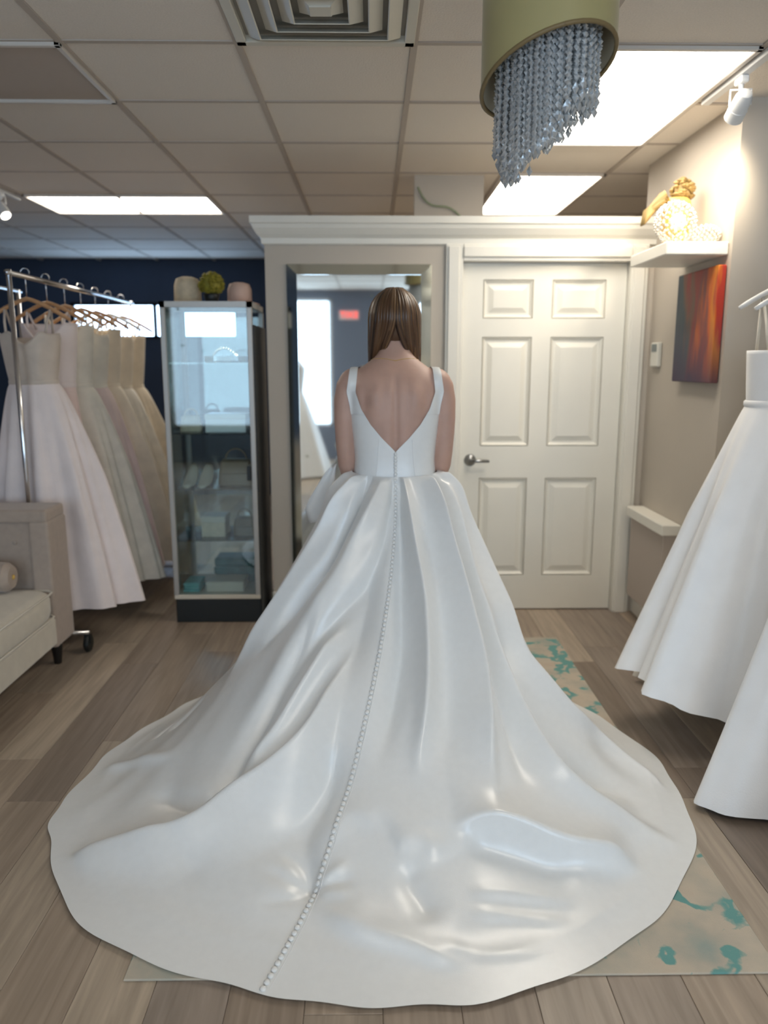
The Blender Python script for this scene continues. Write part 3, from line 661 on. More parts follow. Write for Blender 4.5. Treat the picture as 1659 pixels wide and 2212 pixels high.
# folds in cloth coordinates (theta, t): path, height, width on the side left of / right of the path seen from outside going down
FOLDS = [
 ([(-35.5, .005), (-38, .043), (-38, .085), (-40.5, .143), (-42, .195), (-45, .245), (-48.5, .292), (-52.5, .395), (-53.5, .495)], -.034, .022, .034, 1, 0),
 ([(-16.5, .02), (-20.5, .095), (-25.5, .16), (-28, .235), (-32, .31), (-32.5, .405), (-32.5, .5), (-33, .595)], .030, .060, .055, .5, 0),
 ([(-52, .01), (-56, .09), (-60, .2), (-62, .33), (-64, .48), (-66, .62)], .030, .05, .04, .6, 0),
 ([(-2.5, .022), (-6, .11), (-7.5, .17), (-13.5, .255), (-20, .297), (-24, .34), (-28, .427), (-29, .5)], -.024, .016, .045, 1, 0),
 ([(-32, .29), (-31, .403), (-30.5, .482), (-29, .573), (-27.5, .642), (-27, .71), (-30.5, .75), (-37, .777)], -.034, .030, .045, 0, .5),
 ([(-17.5, .33), (-19.5, .415), (-21, .492), (-22, .578), (-24, .638), (-26, .698)], .030, .045, .035, 0, 0),
 ([(-10.5, .365), (-11.5, .465), (-13.5, .58), (-17.5, .65), (-21.5, .71), (-23.5, .768), (-28.5, .838), (-33, .91), (-36, .983)], .056, .030, .10, 0, .4),
 ([(-14.5, .18), (-11, .312), (-10, .43), (-7, .61), (-7, .69), (-10, .763), (-16, .82)], -.026, .06, .06, 0, 0),
 ([(-6.5, .595), (-4.5, .693), (-5.5, .755), (-2, .812), (-.5, .838)], -.020, .045, .03, 0, 1),
 ([(4.5, .03), (5, .168), (6, .297), (7.5, .41), (6.5, .503), (5.5, .605), (4.5, .662)], -.034, .030, .036, 1, 0),
 ([(8.5, .01), (10.5, .11), (13, .198), (15, .275), (15.5, .355), (15.5, .432), (15, .522), (14, .6), (14, .66)], .036, .026, .040, .6, 0),
 ([(28, .013), (23.5, .128), (22.5, .238), (22, .355), (21, .465), (20, .57), (18, .64)], -.022, .045, .045, 0, 0),
 ([(41, .005), (34, .107), (33, .208), (32.5, .305), (32.5, .4), (31, .517), (30, .623), (29.5, .703)], .050, .075, .017, .6, 0),
 ([(47, .015), (41.5, .158), (40, .26), (38.5, .395), (38, .51), (37, .618), (36, .688)], -.046, .020, .055, .7, 0),
 ([(62, .045), (51, .14), (46, .233), (44, .33), (43, .427), (43, .54), (45, .64), (50, .73), (58, .863), (61.5, .988)], .036, .055, .026, .4, .3),
 ([(52, .30), (50, .45), (51, .55), (55, .675), (61.5, .795), (65, .897)], -.050, .045, .07, 0, 0),
 ([(75, .02), (72, .12), (66, .258), (61, .345), (58, .445), (60, .515), (66, .645), (78, .853), (77, .948), (72, .988)], .034, .05, .035, .6, .3),
 ([(21.5, .700), (26, .698), (32.5, .723), (39, .777), (47, .845), (54.5, .938)], .050, .030, .10, .2, 0),
 ([(23.5, .715), (30, .753), (36, .79), (43, .84)], -.018, .05, .03, 0, 0),
 ([(11.5, .753), (14.5, .735), (17.5, .74), (20, .77)], .014, .035, .08, .2, 0),
 ([(-1, .775), (.5, .738), (3, .715), (6.5, .723), (8, .738)], .0128, .03, .06, 0, 0),
 ([(2.5, .865), (6, .878), (9.5, .89), (16.5, .907), (21.5, .93), (26.5, .943)], .020, .025, .07, .2, 0),
 ([(14, .765), (15, .8), (17.5, .833), (19, .87)], -.014, .03, .03, 0, 0),
 ([(-.5, .838), (-3, .812), (-6.5, .792), (-10, .78)], -.010, .014, .010, 1, 0),
 ([(-.5, .838), (-3.5, .833), (-7, .823), (-10.5, .812)], -.009, .010, .012, 1, 0),
 ([(-.5, .838), (1.5, .818), (4.5, .79)], .012, .010, .012, 1, 0),
 ([(-.5, .838), (2.5, .825), (6.5, .812)], -.009, .010, .010, 1, 0),
 ([(-.5, .838), (2.5, .84), (6.5, .838)], .011, .010, .010, 1, 0),
 ([(-.5, .838), (-3, .855), (-7.5, .87)], -.006, .012, .014, 1, 0),
 ([(23.5, .812), (32, .838), (41, .893)], .010, .014, .03, 0, 0), ([(24, .845), (32.5, .88), (39.5, .925)], .009, .012, .025, 0, 0), ([(20, .90), (28, .93), (36, .955)], .008, .012, .025, 0, 0),
 ([(-68, .99), (-61, .838), (-47.5, .723)], .016, .02, .03, .6, 0),
 ([(-76, .70), (-72, .76), (-69, .80)], -.016, .014, .014, 0, 0), ([(-82, .78), (-76, .82), (-70, .86)], -.014, .014, .014, 0, 0),
 ([(-30, .80), (-24, .82), (-16, .86)], -.008, .05, .05, 0, 0),
 ([(88, .02), (86, .25), (88, .5), (90, .75)], .02, .05, .04, .5, 0), ([(-85, .02), (-84, .3), (-82, .55)], .024, .05, .05, .6, 0),
]
for i_ in (2, 5, 6, 10, 12, 14, 16, 17): FOLDS.append((FOLDS[i_][0], .0085, .011, .011, FOLDS[i_][4], FOLDS[i_][5]))   # crisp crests
NT, NS = 210, 760
ths = np.linspace(-180, 180, NS, endpoint=False); ts = np.linspace(0, 1, NT) ** 0.92
TT, TS = np.meshgrid(ths, ts, indexing='ij')
P = base(TT, TS)
def normals(P):
    du = np.roll(P, -1, 0) - np.roll(P, 1, 0); dv = np.gradient(P, axis=1)
    n = np.cross(du, dv); n /= np.linalg.norm(n, axis=-1, keepdims=True) + 1e-9
    return n
N = normals(P)
if N[NS // 2, NT // 2, 1] > 0: N = -N
DSP = np.zeros(P.shape[:2])
def spline(path, m=40):
    a = np.array(path, float); s = np.r_[0, np.cumsum(np.hypot(np.diff(a[:, 0]) / 60, np.diff(a[:, 1])))]; s /= s[-1]; u = np.linspace(0, 1, m)
    return np.interp(u, s, a[:, 0]) if len(a) < 3 else interp(s, a[:, 0], u), np.interp(u, s, a[:, 1]) if len(a) < 3 else interp(s, a[:, 1], u), u
for path, A, sl, sr, e0, e1 in FOLDS:
    a_, t_, u_ = spline(path); q = base(a_, np.clip(t_, 0, 1)); seg = q[1:] - q[:-1]; sl2 = (seg**2).sum(-1) + 1e-12
    mask = (np.abs(TT - a_.mean()) < (a_.max() - a_.min()) / 2 + 60)
    V = P[mask]; NV = N[mask]; best = np.full(len(V), 1e9); sd = np.zeros(len(V)); uu = np.zeros(len(V))
    for k in range(len(seg)):
        w_ = V - q[k]; f_ = np.clip((w_ @ seg[k]) / sl2[k], 0, 1); d_ = w_ - f_[:, None] * seg[k]; dist = np.linalg.norm(d_, axis=1)
        side = np.einsum('ij,ij->i', np.cross(seg[k], d_), NV)
        better = dist < best; best[better] = dist[better]; sd[better] = np.sign(side[better]); uu[better] = u_[k] + f_[better] * (u_[k + 1] - u_[k])
    sig = np.where(sd > 0, sr, sl) * np.clip(0.38 + 2.4 * TS[mask], 0.38, 1)      # folds open out from the pleats at the waist
    fade = np.minimum(1, e0 + (1 - e0) * np.clip(uu / 0.22, 0, 1)**1.0) * np.minimum(1, e1 + (1 - e1) * np.clip((1 - uu) / 0.28, 0, 1))
    fade = fade * fade * (3 - 2 * fade)
    DSP[mask] += A * (1.4 if abs(A) > 0.013 else 1.15) * fade * np.exp(-(best / sig) ** 1.55)
# the skirt stands out a little just below the waist seam, and the cloth is never quite flat
DSP += 0.020 * np.exp(-((TS - 0.085) / 0.06) ** 2) * (0.35 + 0.65 * np.abs(np.sin(np.radians(TT))))
DSP += 0.0035 * np.sin(np.radians(TT) * 9 + TS * 11) * np.sin(TS * 17 + np.radians(TT) * 3) * np.clip((TS - 0.3) * 3, 0, 1)
DSP += 0.0022 * np.sin(np.radians(TT) * 23 - TS * 31) * np.clip((TS - 0.5) * 3, 0, 1)
DSP *= np.clip(TS / 0.014, 0.0, 1) 
DSP = np.maximum(DSP, -0.007 - 0.30 * TS)
for _ in range(2): DSP[:, 1:-1] = (DSP[:, :-2] + 2 * DSP[:, 1:-1] + DSP[:, 2:]) / 4; DSP = (np.roll(DSP, 1, 0) + 2 * DSP + np.roll(DSP, -1, 0)) / 4
hemfade = np.clip((1 - TS) / 0.05, 0.12, 1)
Q = P + N * (DSP * hemfade)[..., None]
# hem wavers
wv = 0.005 * np.sin(np.radians(TT) * 13 + 0.7) + 0.005 * np.sin(np.radians(TT) * 29 + 1)
Q[..., :2] += N[..., :2] * 0
out = Q[:, -1, :2] - Q[:, -8, :2]; out /= np.linalg.norm(out, axis=-1, keepdims=True) + 1e-9
Q[..., 0] += out[:, None, 0] * wv * np.clip((TS - 0.9) / 0.1, 0, 1); Q[..., 1] += out[:, None, 1] * wv * np.clip((TS - 0.9) / 0.1, 0, 1)
# soft floor: cloth rests on the rug, never below it
fz = 0.0095; Q[..., 2] = np.where(Q[..., 2] < fz + 0.03, fz + 0.03 * np.exp(np.minimum(0, (Q[..., 2] - fz - 0.03) / 0.03)), Q[..., 2])
Q[..., 2] -= np.clip((TS - 0.93) / 0.07, 0, 1) * np.clip(Q[..., 2] - 0.0105, 0, 0.02)
sk = G().grid(Q, wu=True)
skirt = sk.build('gown_skirt', 'satin', bride, smooth=True, fix=True)
skirt['label'] = 'white satin skirt with box pleats and a long round train'
# ---- covered buttons down the back, from the V to the hem
i0 = NS // 2; i1 = i0 - 1
qn = normals(Q); qn = -qn if qn[i0, NT // 2, 1] > 0 else qn
line = Q[i0].copy(); ln = qn[i0]
for _ in range(3): ln[1:-1] = (ln[:-2] + ln[1:-1] * 2 + ln[2:]) / 4
bm_ = G(); bm_.lathe([(0.0046, -0.001), (0.0062, 0.0008), (0.0058, 0.003), (0.0030, 0.0046), (0.0004, 0.0050)], (0, 0, 0), 8)
bmesh_b = None
def button(p, n, parent, sc=1.0):
    global bmesh_b
    if bmesh_b is None:
        o = bm_.build('button', 'satin_button', None, smooth=True, fix=True); bmesh_b = o.data
    else:
        o = bpy.data.objects.new('button', bmesh_b); C.objects.link(o)
    o.parent = parent; o.location = Vector(p) - Vector((XC, YC, 0)); o.rotation_euler = Vector(n).to_track_quat('Z', 'Y').to_euler(); o.scale = (sc, sc, sc)
for k in range(8): 
    p = fit(0.0, 1.122 - 0.0125 * k, 0.0085); button(p, (0, -1, 0), bodice, 1.1)
s = np.r_[0, np.cumsum(np.linalg.norm(np.diff(line, axis=0), axis=1))]; d_ = 0.012
while d_ < s[-1] - 0.004:
    p = [np.interp(d_, s, line[:, c_]) for c_ in range(3)]; n = Vector([np.interp(d_, s, ln[:, c_]) for c_ in range(3)]).normalized()
    button(Vector(p) + n * 0.001, n, skirt, 1.1 + 0.25 * d_ / s[-1]); d_ += 0.0152 + 0.0035 * d_ / s[-1]
# placket edge beside the buttons
G().tube([tuple(Vector(Q[i0 + 1, j]) * 0.5 + Vector(Q[i0 + 2, j]) * 0.5 + Vector(qn[i0, j]) * 0.0008) for j in range(3, NT - 1, 2)], 0.0010, 4).build('seam', 'thread', skirt)
# sash tail that hangs out on the left of the waist
st = []
for k in range(13):
    u = k / 12
    c0 = Vector((-0.155 - 0.075 * u ** 0.8, 3.02 + 0.05 * u, 1.045 - 0.235 * u)); wd = 0.015 + 0.055 * min(1, u * 1.6) * (1 if u < 0.75 else 1 - (u - 0.75) * 2.6)
    st.append([tuple(c0 + Vector((wd * (v - 0.5) * 1.7, 0.012 * math.sin(v * 5 + u * 2), 0.02 * v))) for v in np.linspace(0, 1, 6)])
o = G().grid(st).build('sash_tail', 'satin', bride, smooth=True); so = o.modifiers.new('thick', 'SOLIDIFY'); so.thickness = 0.004

# ================================================================== HANGING GOWNS
def hanger(loc, yaw, hw, mt, hook_top, label, group):
    x, y, z = loc; r_ = root('clothes_hanger', loc, label, 'hanger', group); c, s = math.cos(yaw), math.sin(yaw)
    W_ = lambda a, b: (x + a * c, y + a * s, z + b)
    pts = [W_(hw * k / 8, -0.10 * (abs(k) / 8) ** 1.3 * hw / 0.2) for k in range(-8, 9)]
    G().tube(pts, [0.008] + [0.010] * 15 + [0.008], 8).build('arm', mt, r_, smooth=True)
    hk = [W_(0, 0.005), W_(0, hook_top - z - 0.02)] + [W_(0.022 * math.cos(R(a)) - 0.0, hook_top - z + 0.0 + 0.022 * math.sin(R(a))) for a in (200, 160, 120, 90, 60, 20, -20)]
    G().tube(hk, 0.0022, 6).build('hook', 'chrome', r_, smooth=True)
    return r_
def gown(label, cx_, cy_, ztop, zw, wtop, wwaist, hem, mt, yaw=0.0, nf=7, seed=1, amp=0.10, pw=1.25, strap=None, group=None, cat='gown', neck='heart', zh=(0.05, 0.05), bodmat=None, folds2=0.5, mid=None):
    """hem: (cx, cy, rx, ry); zh: hem height on the -x side and elsewhere"""
    r_ = root('bridal_gown', (cx_, cy_, zw), label, cat, group); rn = random.Random(seed)
    c, s = math.cos(yaw), math.sin(yaw)
    nphi = 96; ph = [rn.uniform(0, 6.28) for _ in range(5)]
    rings = []
    for i in range(41):
        t = i / 40; g = t ** pw
        kx, ky = cx_ + (hem[0] - cx_) * g, cy_ + (hem[1] - cy_) * g
        rx_ = wwaist + (hem[2] - wwaist) * g; ry_ = wwaist * 0.62 + (hem[3] - wwaist * 0.62) * g
        ring = []
        for k in range(nphi):
            a = -2 * math.pi * k / nphi
            fo = 1 + amp * min(1, t * 2.5) * (math.cos(nf * a + ph[0] + 0.6 * math.sin(2 * a + ph[3])) * 0.7 + folds2 * math.cos((2 * nf + 3) * a + ph[1] + t) * 0.5 + 0.3 * math.cos(3 * a + ph[2]))
            if i == 0: fo = 1
            lx, ly = rx_ * math.sin(a) * fo, -ry_ * math.cos(a) * fo
            zb = zh[1] + (zh[0] - zh[1]) * max(0, -math.sin(a)) ** 1.5
            ring.append((kx + lx * c - ly * s, ky + lx * s + ly * c, zw + (zb - zw) * t))
        rings.append(ring)
    g = G(); g.grid(rings, wv=True); o = g.build('skirt', mt, r_, smooth=True, fix=True)
    br = []
    for i in range(15):
        t = i / 14; wv_ = wwaist + (wtop - wwaist) * t ** 0.8; ring = []
        for k in range(nphi):
            a = -2 * math.pi * k / nphi; sn, cs_ = math.sin(a), math.cos(a)
            top = ztop
            if neck == 'heart': top = ztop - 0.055 * (1 - abs(sn)) ** 1.2 * (cs_ > 0) - 0.02 * (cs_ <= 0) + 0.03 * math.exp(-((abs(sn) - 0.5) / 0.2) ** 2) * (cs_ > 0)
            elif neck == 'vee': top = ztop - 0.13 * max(0, 1 - abs(sn) / 0.75) * (cs_ > 0)
            bust = 1 + 0.16 * math.exp(-((abs(sn) - 0.45) / 0.25) ** 2) * (cs_ > 0) * math.sin(math.pi * min(1, t * 1.15)) ** 1
            lx, ly = wv_ * sn, -wv_ * 0.62 * cs_ * bust
            ring.append((cx_ + lx * c - ly * s, cy_ + lx * s + ly * c, zw + (top - zw) * t))
        br.append(ring)
    g = G(); g.grid(br, wv=True); bo = g.build('bodice', bodmat or mt, r_, smooth=True, fix=True)
    so = bo.modifiers.new('thick', 'SOLIDIFY'); so.thickness = 0.006; so.offset = -1
    # waist band where bodice and skirt meet
    wb = [[(p[0] + (p[0] - cx_) * e, p[1] + (p[1] - cy_) * e, zw + dz) for p in rings[0]] for e, dz in ((0.02, -0.012), (0.05, -0.006), (0.05, 0.008), (0.02, 0.014))]
    g = G(); g.grid(wb, wv=True); g.build('waistband', bodmat or mt, r_, smooth=True)
    if strap:
        for sg in (-1, 1):
            a = Vector((cx_ + sg * wtop * 0.62 * c, cy_ + sg * wtop * 0.62 * s - 0.05, ztop - 0.02)); b2 = Vector((cx_ + sg * wtop * 0.75 * c, cy_ + sg * wtop * 0.75 * s, strap)); d2 = Vector((a.x, a.y + 0.10, ztop - 0.03))
            pts = [a, (a + b2) / 2 + Vector((0, -0.01, 0)), b2, (b2 + d2) / 2, d2]
            G().tube([tuple(p) for p in pts], 0.006, 6).build('strap', bodmat or mt, r_, smooth=True)
    return r_

# ---- left rack
RX = -1.70; RZ = 1.87
rk = root('garment_rack', (RX, 4.65, 0), 'chrome garment rack holding blush and cream gowns', 'garment rack')
for y_ in (3.765, 5.62):
    G().tube([(RX, y_, 0.10), (RX, y_, RZ + 0.015)], 0.0125, 12).build('upright', 'chrome', rk, smooth=True)
    G().tube([(RX - 0.25, y_, 0.10), (RX + 0.25, y_, 0.10)], 0.012, 10).build('foot_bar', 'chrome', rk, smooth=True)
    for dx in (-0.24, 0.24):
        g = G(); g.lathe([(0.0, -0.012), (0.04, -0.012), (0.045, -0.004), (0.045, 0.004), (0.04, 0.012), (0, 0.012)], (0, 0, 0), 16); g.v = [(RX + dx + c_, y_ + a, 0.045 + b) for a, b, c_ in g.v]; g.box(RX + dx - 0.018, RX + dx + 0.018, y_ - 0.014, y_ + 0.014, 0.045, 0.092, c=0.003)
        g.build('caster', 'black', rk, fix=True)
G().tube([(RX, 3.74, RZ), (RX, 5.65, RZ)], 0.0125, 12).build('rail', 'chrome', rk, smooth=True)
LG = [  # label, y, dx, mat, hem rx, ry, seed, hanger material, neck, bodice mat, waist, ztop
 ('pale blush tulle gown on wooden hanger, first on the rack by the settee', 3.94, 0.06, 'gown_lilac', 0.36, 0.15, 2, 'wood_hanger', 'heart', 'gown_taupe', 1.36, 1.60),
 ('pink blush gown with soft skirt behind the first rack gown', 4.18, -0.26, 'gown_blush', 0.38, 0.12, 3, 'wood_hanger', 'vee', 'gown_lilac', 1.34, 1.66),
 ('ivory gown with full skirt hanging in the middle of the rack', 4.42, 0.06, 'gown_cream', 0.36, 0.12, 4, 'wood_hanger', 'vee', None, 1.33, 1.66),
 ('blush gown with narrow straps between ivory and champagne gowns', 4.66, 0.04, 'gown_blush', 0.34, 0.12, 5, 'wood_hanger', 'heart', 'gown_cream', 1.32, 1.62),
 ('champagne lace gown with deep neckline on the rack', 4.90, 0.08, 'gown_champagne', 0.36, 0.12, 6, 'wood_hanger', 'vee', None, 1.32, 1.66),
 ('cream ruffled gown beside the champagne lace gown', 5.14, 0.08, 'gown_cream', 0.37, 0.12, 7, 'white_plastic', 'heart', 'gown_champagne', 1.30, 1.62),
 ('tan champagne gown hanging last on the rack by the display cabinet', 5.40, 0.10, 'gown_champagne', 0.38, 0.13, 8, 'wood_hanger', 'vee', None, 1.30, 1.64),
]
for (lab, y_, dx, mt, hrx, hry, sd, hm, nk_, bm2, zw_, zt_) in LG:
    x_ = RX
    hanger((x_, y_, 1.765), 0.06 * (sd % 3 - 1), 0.20, hm, RZ + 0.018, 'hanger holding the ' + lab.split(',')[0].split(' on the rack')[0], 'hangers on the chrome rack')
    gown(lab, x_, y_, zt_, zw_, 0.148, 0.115, (x_ + dx * 0.9, y_ + 0.02, hrx, hry), mt, 0.06 * (sd % 3 - 1), 6 + sd % 3, sd, 0.16, 0.72, strap=1.725, group='gowns on the chrome rack', neck=nk_, zh=(0.2, 0.2), bodmat=bm2)
rb = root('garment_rack', (RX - 0.40, 4.35, 0), 'narrow chrome garment rack behind the settee holding one pinkish gown', 'garment rack')
for y_ in (3.80, 4.75):
    G().tube([(RX - 0.40, y_, 0.013), (RX - 0.40, y_, RZ + 0.012)], 0.0125, 12).build('upright', 'chrome', rb, smooth=True)
    G().tube([(RX - 0.55, y_, 0.013), (RX - 0.28, y_, 0.013)], 0.012, 10).build('foot_bar', 'chrome', rb, smooth=True)
G().tube([(RX - 0.40, 3.77, RZ), (RX - 0.40, 4.78, RZ)], 0.0125, 12).build('rail', 'chrome', rb, smooth=True)
hanger((RX - 0.40, 3.93, 1.765), 0.05, 0.20, 'white_plastic', RZ + 0.018, 'white hanger of the pinkish gown on the narrow rack', 'hangers on the narrow rack')
gown('pinkish white gown alone on the narrow rack behind the settee', RX - 0.40, 3.93, 1.66, 1.34, 0.15, 0.12, (RX - 0.50, 3.93, 0.30, 0.12), 'gown_blush', 0.05, 7, 12, 0.16, 0.75, strap=1.725, neck='vee', zh=(0.12, 0.12))
# dark gowns further back
r2 = root('garment_rack', (-2.35, 6.6, 0), 'black garment rack in the far dark blue corner', 'garment rack')
for y_ in (6.0, 7.2):
    G().tube([(-2.35, y_, 0.0), (-2.35, y_, 1.62)], 0.0125, 10).build('upright', 'black', r2, smooth=True)
    G().tube([(-2.55, y_, 0.013), (-2.15, y_, 0.013)], 0.012, 10).build('foot_bar', 'black', r2, smooth=True)
G().tube([(-2.35, 5.97, 1.62), (-2.35, 7.23, 1.62)], 0.0125, 10).build('rail', 'black', r2, smooth=True)
for k, (y_, mt, lab) in enumerate(((6.15, 'gown_dark', 'black evening gown at the near end of the black rack'), (6.5, 'gown_dark', 'black evening gown between two others on the black rack'), (6.9, 'gown_dark', 'black evening gown at the far end of the black rack'))):
    gown(lab, -2.33, y_, 1.56, 1.2, 0.19, 0.15, (-2.33, y_, 0.40, 0.15), mt, 0, 6, 30 + k, 0.1, 0.9, group='dark evening gowns', cat='gown', zh=(0.1, 0.1), strap=1.63)

# ---- right side gowns on a rail
rr = root('garment_rack', (1.64, 2.2, 0), 'white garment rack holding white gowns near the grey wall', 'garment rack')
for y_ in (1.35, 3.21):
    G().tube([(1.64, y_, 0.0), (1.64, y_, 1.86)], 0.014, 10).build('upright', 'white_plastic', rr, smooth=True)
    G().tube([(1.46, y_, 0.014), (1.84, y_, 0.014)], 0.013, 10).build('foot_bar', 'white_plastic', rr, smooth=True)
G().tube([(1.64, 1.32, 1.86), (1.64, 3.24, 1.86)], 0.014, 10).build('rail', 'white_plastic', rr, smooth=True)
hanger((1.64, 2.95, 1.755), 0.0, 0.205, 'white_plastic', 1.88, 'white plastic hanger of the strapless satin ball gown', 'hangers on the white rack')
gown('strapless white satin ball gown with raised flared hem on the white rack', 1.64, 2.95, 1.50, 1.30, 0.215, 0.20, (1.66, 2.87, 0.66, 0.29), 'gown_white', 0.0, 8, 41, 0.095, 0.92, group='white gowns on the right rack', neck='flat', zh=(0.24, 0.06), folds2=0.7)
gown('white satin gown with long flat train beside the strapless ball gown', 1.64, 2.42, 1.55, 1.28, 0.19, 0.16, (1.66, 2.32, 0.55, 0.22), 'gown_white', 0.0, 6, 44, 0.10, 1.15, group='white gowns on the right rack', neck='vee', zh=(0.02, 0.02), strap=1.72)
hanger((1.64, 2.42, 1.765), 0.0, 0.20, 'white_plastic', 1.88, 'white hanger of the satin gown with long flat train', 'hangers on the white rack')
gown('white organza gown hanging at the front end of the white rack', 1.64, 1.88, 1.55, 1.28, 0.19, 0.16, (1.72, 1.92, 0.55, 0.18), 'gown_white', 0.0, 6, 47, 0.10, 1.2, group='white gowns on the right rack', neck='vee', zh=(0.02, 0.02), strap=1.72)
hanger((1.64, 1.88, 1.765), 0.0, 0.20, 'white_plastic', 1.88, 'white hanger of the organza gown at the front end', 'hangers on the white rack')
gown('cream tulle gown with fluffy hem behind the strapless ball gown', 1.64, 3.09, 1.50, 1.25, 0.15, 0.10, (1.66, 3.34, 0.44, 0.055), 'gown_cream', 0.0, 9, 49, 0.12, 0.9, group='white gowns on the right rack', neck='vee', zh=(0.03, 0.03), strap=1.72)
hanger((1.64, 3.09, 1.765), 0.0, 0.20, 'white_plastic', 1.88, 'white hanger of the cream tulle gown', 'hangers on the white rack')

# ================================================================== SETTEE
sf = root('settee', (-1.9, 2.7, 0), 'beige upholstered settee with tall straight arm and dark tapered legs', 'settee')
SX0, SX1, SY0, SY1 = -2.30, -1.505, 1.95, 3.70
G().box(SX0, SX1, SY0, SY1, 0.135, 0.275, c=0.015).build('base', 'sofa_seat', sf, smooth=False)
G().box(SX0, SX0 + 0.16, SY0, SY1, 0.275, 0.79, c=0.02).build('backrest', 'sofa', sf)
# far arm: inner panel set back inside a raised border, padded rail on top
AY0, AY1 = 3.50, 3.70
g = G(); g.box(SX0, SX1 - 0.01, AY0 + 0.03, AY1, 0.14, 0.775, c=0.012); g.build('arm', 'sofa', sf)
G().box(SX0 + 0.1, SX1, AY0 - 0.005, AY1 + 0.01, 0.725, 0.79, c=0.018).build('arm_rail', 'sofa', sf)
G().box(SX1 - 0.09, SX1 + 0.004, AY0 - 0.004, AY1 + 0.012, 0.12, 0.735, c=0.014).build('arm_post', 'sofa', sf)
for k in range(3):
    for j in range(2):
        G().ball((SX1 - 0.17 - 0.16 * k - 0.08 * j, AY0 + 0.028, 0.63 - 0.11 * j), (0.012, 0.007, 0.012), 10, 6).build('tuft_button', 'sofa', sf, smooth=True)
# seat cushion: soft box with crowned top
def cushion(x0, x1, y0, y1, z0, z1, r, crown):
    g = G(); n = 22; rings = []
    prof = [(0.02, z0), (0.006, z0 + r * 0.4), (0.0, z0 + r), (0.0, z1 - r), (0.006, z1 - r * 0.45), (0.022, z1 - r * 0.12), (0.05, z1), (0.14, z1 + crown * 0.6), (0.26, z1 + crown)]
    for ins, zv in prof:
        ring = []
        for k in range(4 * n):
            s_, u = divmod(k, n); u /= n; hx_, hy_ = (x1 - x0) / 2 - ins, (y1 - y0) / 2 - ins
            px_, py_ = [(-1 + 2 * u, -1), (1, -1 + 2 * u), (1 - 2 * u, 1), (-1, 1 - 2 * u)][s_]
            m_ = (abs(px_) ** 14 + abs(py_) ** 14) ** (-1 / 14)
            ring.append(((x0 + x1) / 2 + px_ * m_ * hx_, (y0 + y1) / 2 + py_ * m_ * hy_, zv))
        rings.append(ring)
    return g.loft(rings)
sc_ = cushion(SX0 + 0.16, SX1 + 0.015, SY0 + 0.14, AY0 - 0.002, 0.277, 0.415, 0.04, 0.018).build('seat_cushion', 'sofa_seat', sf, smooth=True, fix=True)
for zv in (0.287, 0.405):
    pth = [(SX0 + 0.2, AY0 - 0.006, zv), (SX1 - 0.02, AY0 - 0.008, zv), (SX1 + 0.008, AY0 - 0.03, zv), (SX1 + 0.014, AY0 - 0.08, zv), (SX1 + 0.014, SY0 + 0.25, zv)]
    G().tube(pth, 0.005, 6).build('piping', 'sofa_seat', sc_, smooth=True)
for (lx, ly) in ((SX1 - 0.05, SY1 - 0.09), (SX0 + 0.07, SY1 - 0.09), (SX1 - 0.05, SY0 + 0.09), (SX0 + 0.07, SY0 + 0.09)):
    G().lathe([(0.016, 0.0), (0.018, 0.004), (0.030, 0.125), (0.031, 0.14)], (lx, ly, 0), 12).build('leg', 'black_wood', sf, smooth=True)
bo_ = root('bolster_pillow', (-1.9, 3.42, 0.43), 'brown beige bolster pillow lying against the settee arm', 'pillow')
g = G(); g.tube([(SX0 + 0.18, 3.395, 0.50), (SX0 + 0.2, 3.395, 0.50), (-1.66, 3.395, 0.50), (-1.635, 3.395, 0.50)], [0.05, 0.068, 0.068, 0.05], 20); g.build('cushion_body', 'sofa', bo_, smooth=False); autosmooth(bo_.children[0])
G().ball((-1.632, 3.395, 0.50), (0.006, 0.012, 0.012), 10, 6).build('end_button', 'gold', bo_, smooth=True)

# ================================================================== GLASS DISPLAY CABINET
CX0, CX1, CY0, CY1, CZ = -1.125, -0.638, 4.20, 4.66, 1.775
cb_ = root('display_cabinet', ((CX0 + CX1) / 2, (CY0 + CY1) / 2, 0), 'tall glass display cabinet with black base and grey metal frame', 'display cabinet')
G().box(CX0 + 0.005, CX1, CY0 + 0.01, CY1, 0, 0.14, c=0.004).build('base', 'black', cb_)
G().box(CX0, CX1, CY0, CY1, 0.14, 0.165, c=0.003).build('deck', 'cream_box', cb_)
for (a, b_) in ((CX0, CY0), (CX1 - 0.028, CY0), (CX0, CY1 - 0.028), (CX1 - 0.028, CY1 - 0.028)): G().box(a, a + 0.028, b_, b_ + 0.028, 0.165, CZ - 0.03, c=0.003).build('post', 'cabinet_frame', cb_)
g = G(); g.box(CX0, CX1, CY0, CY0 + 0.028, CZ - 0.03, CZ); g.box(CX0, CX1, CY1 - 0.028, CY1, CZ - 0.03, CZ); g.box(CX0, CX0 + 0.028, CY0, CY1, CZ - 0.03, CZ); g.box(CX1 - 0.028, CX1, CY0, CY1, CZ - 0.03, CZ); g.build('top_frame', 'cabinet_frame', cb_)
G().box(CX0 + 0.02, CX1 - 0.02, CY0 + 0.02, CY1 - 0.02, CZ - 0.010, CZ - 0.003).build('top_panel', 'cream_box', cb_)
G().box(CX1 - 0.002, CX1 + 0.008, CY0 + 0.004, CY1, 0.0, CZ - 0.12, c=0.002).build('side_panel', 'black', cb_)
G().box(CX0 + 0.028, CX1 - 0.028, CY0 + 0.008, CY0 + 0.014, 0.167, CZ - 0.03).build('front_glass', 'glass', cb_)
G().box(CX0 + 0.008, CX0 + 0.014, CY0 + 0.028, CY1 - 0.028, 0.167, CZ - 0.03).build('side_glass', 'glass', cb_)
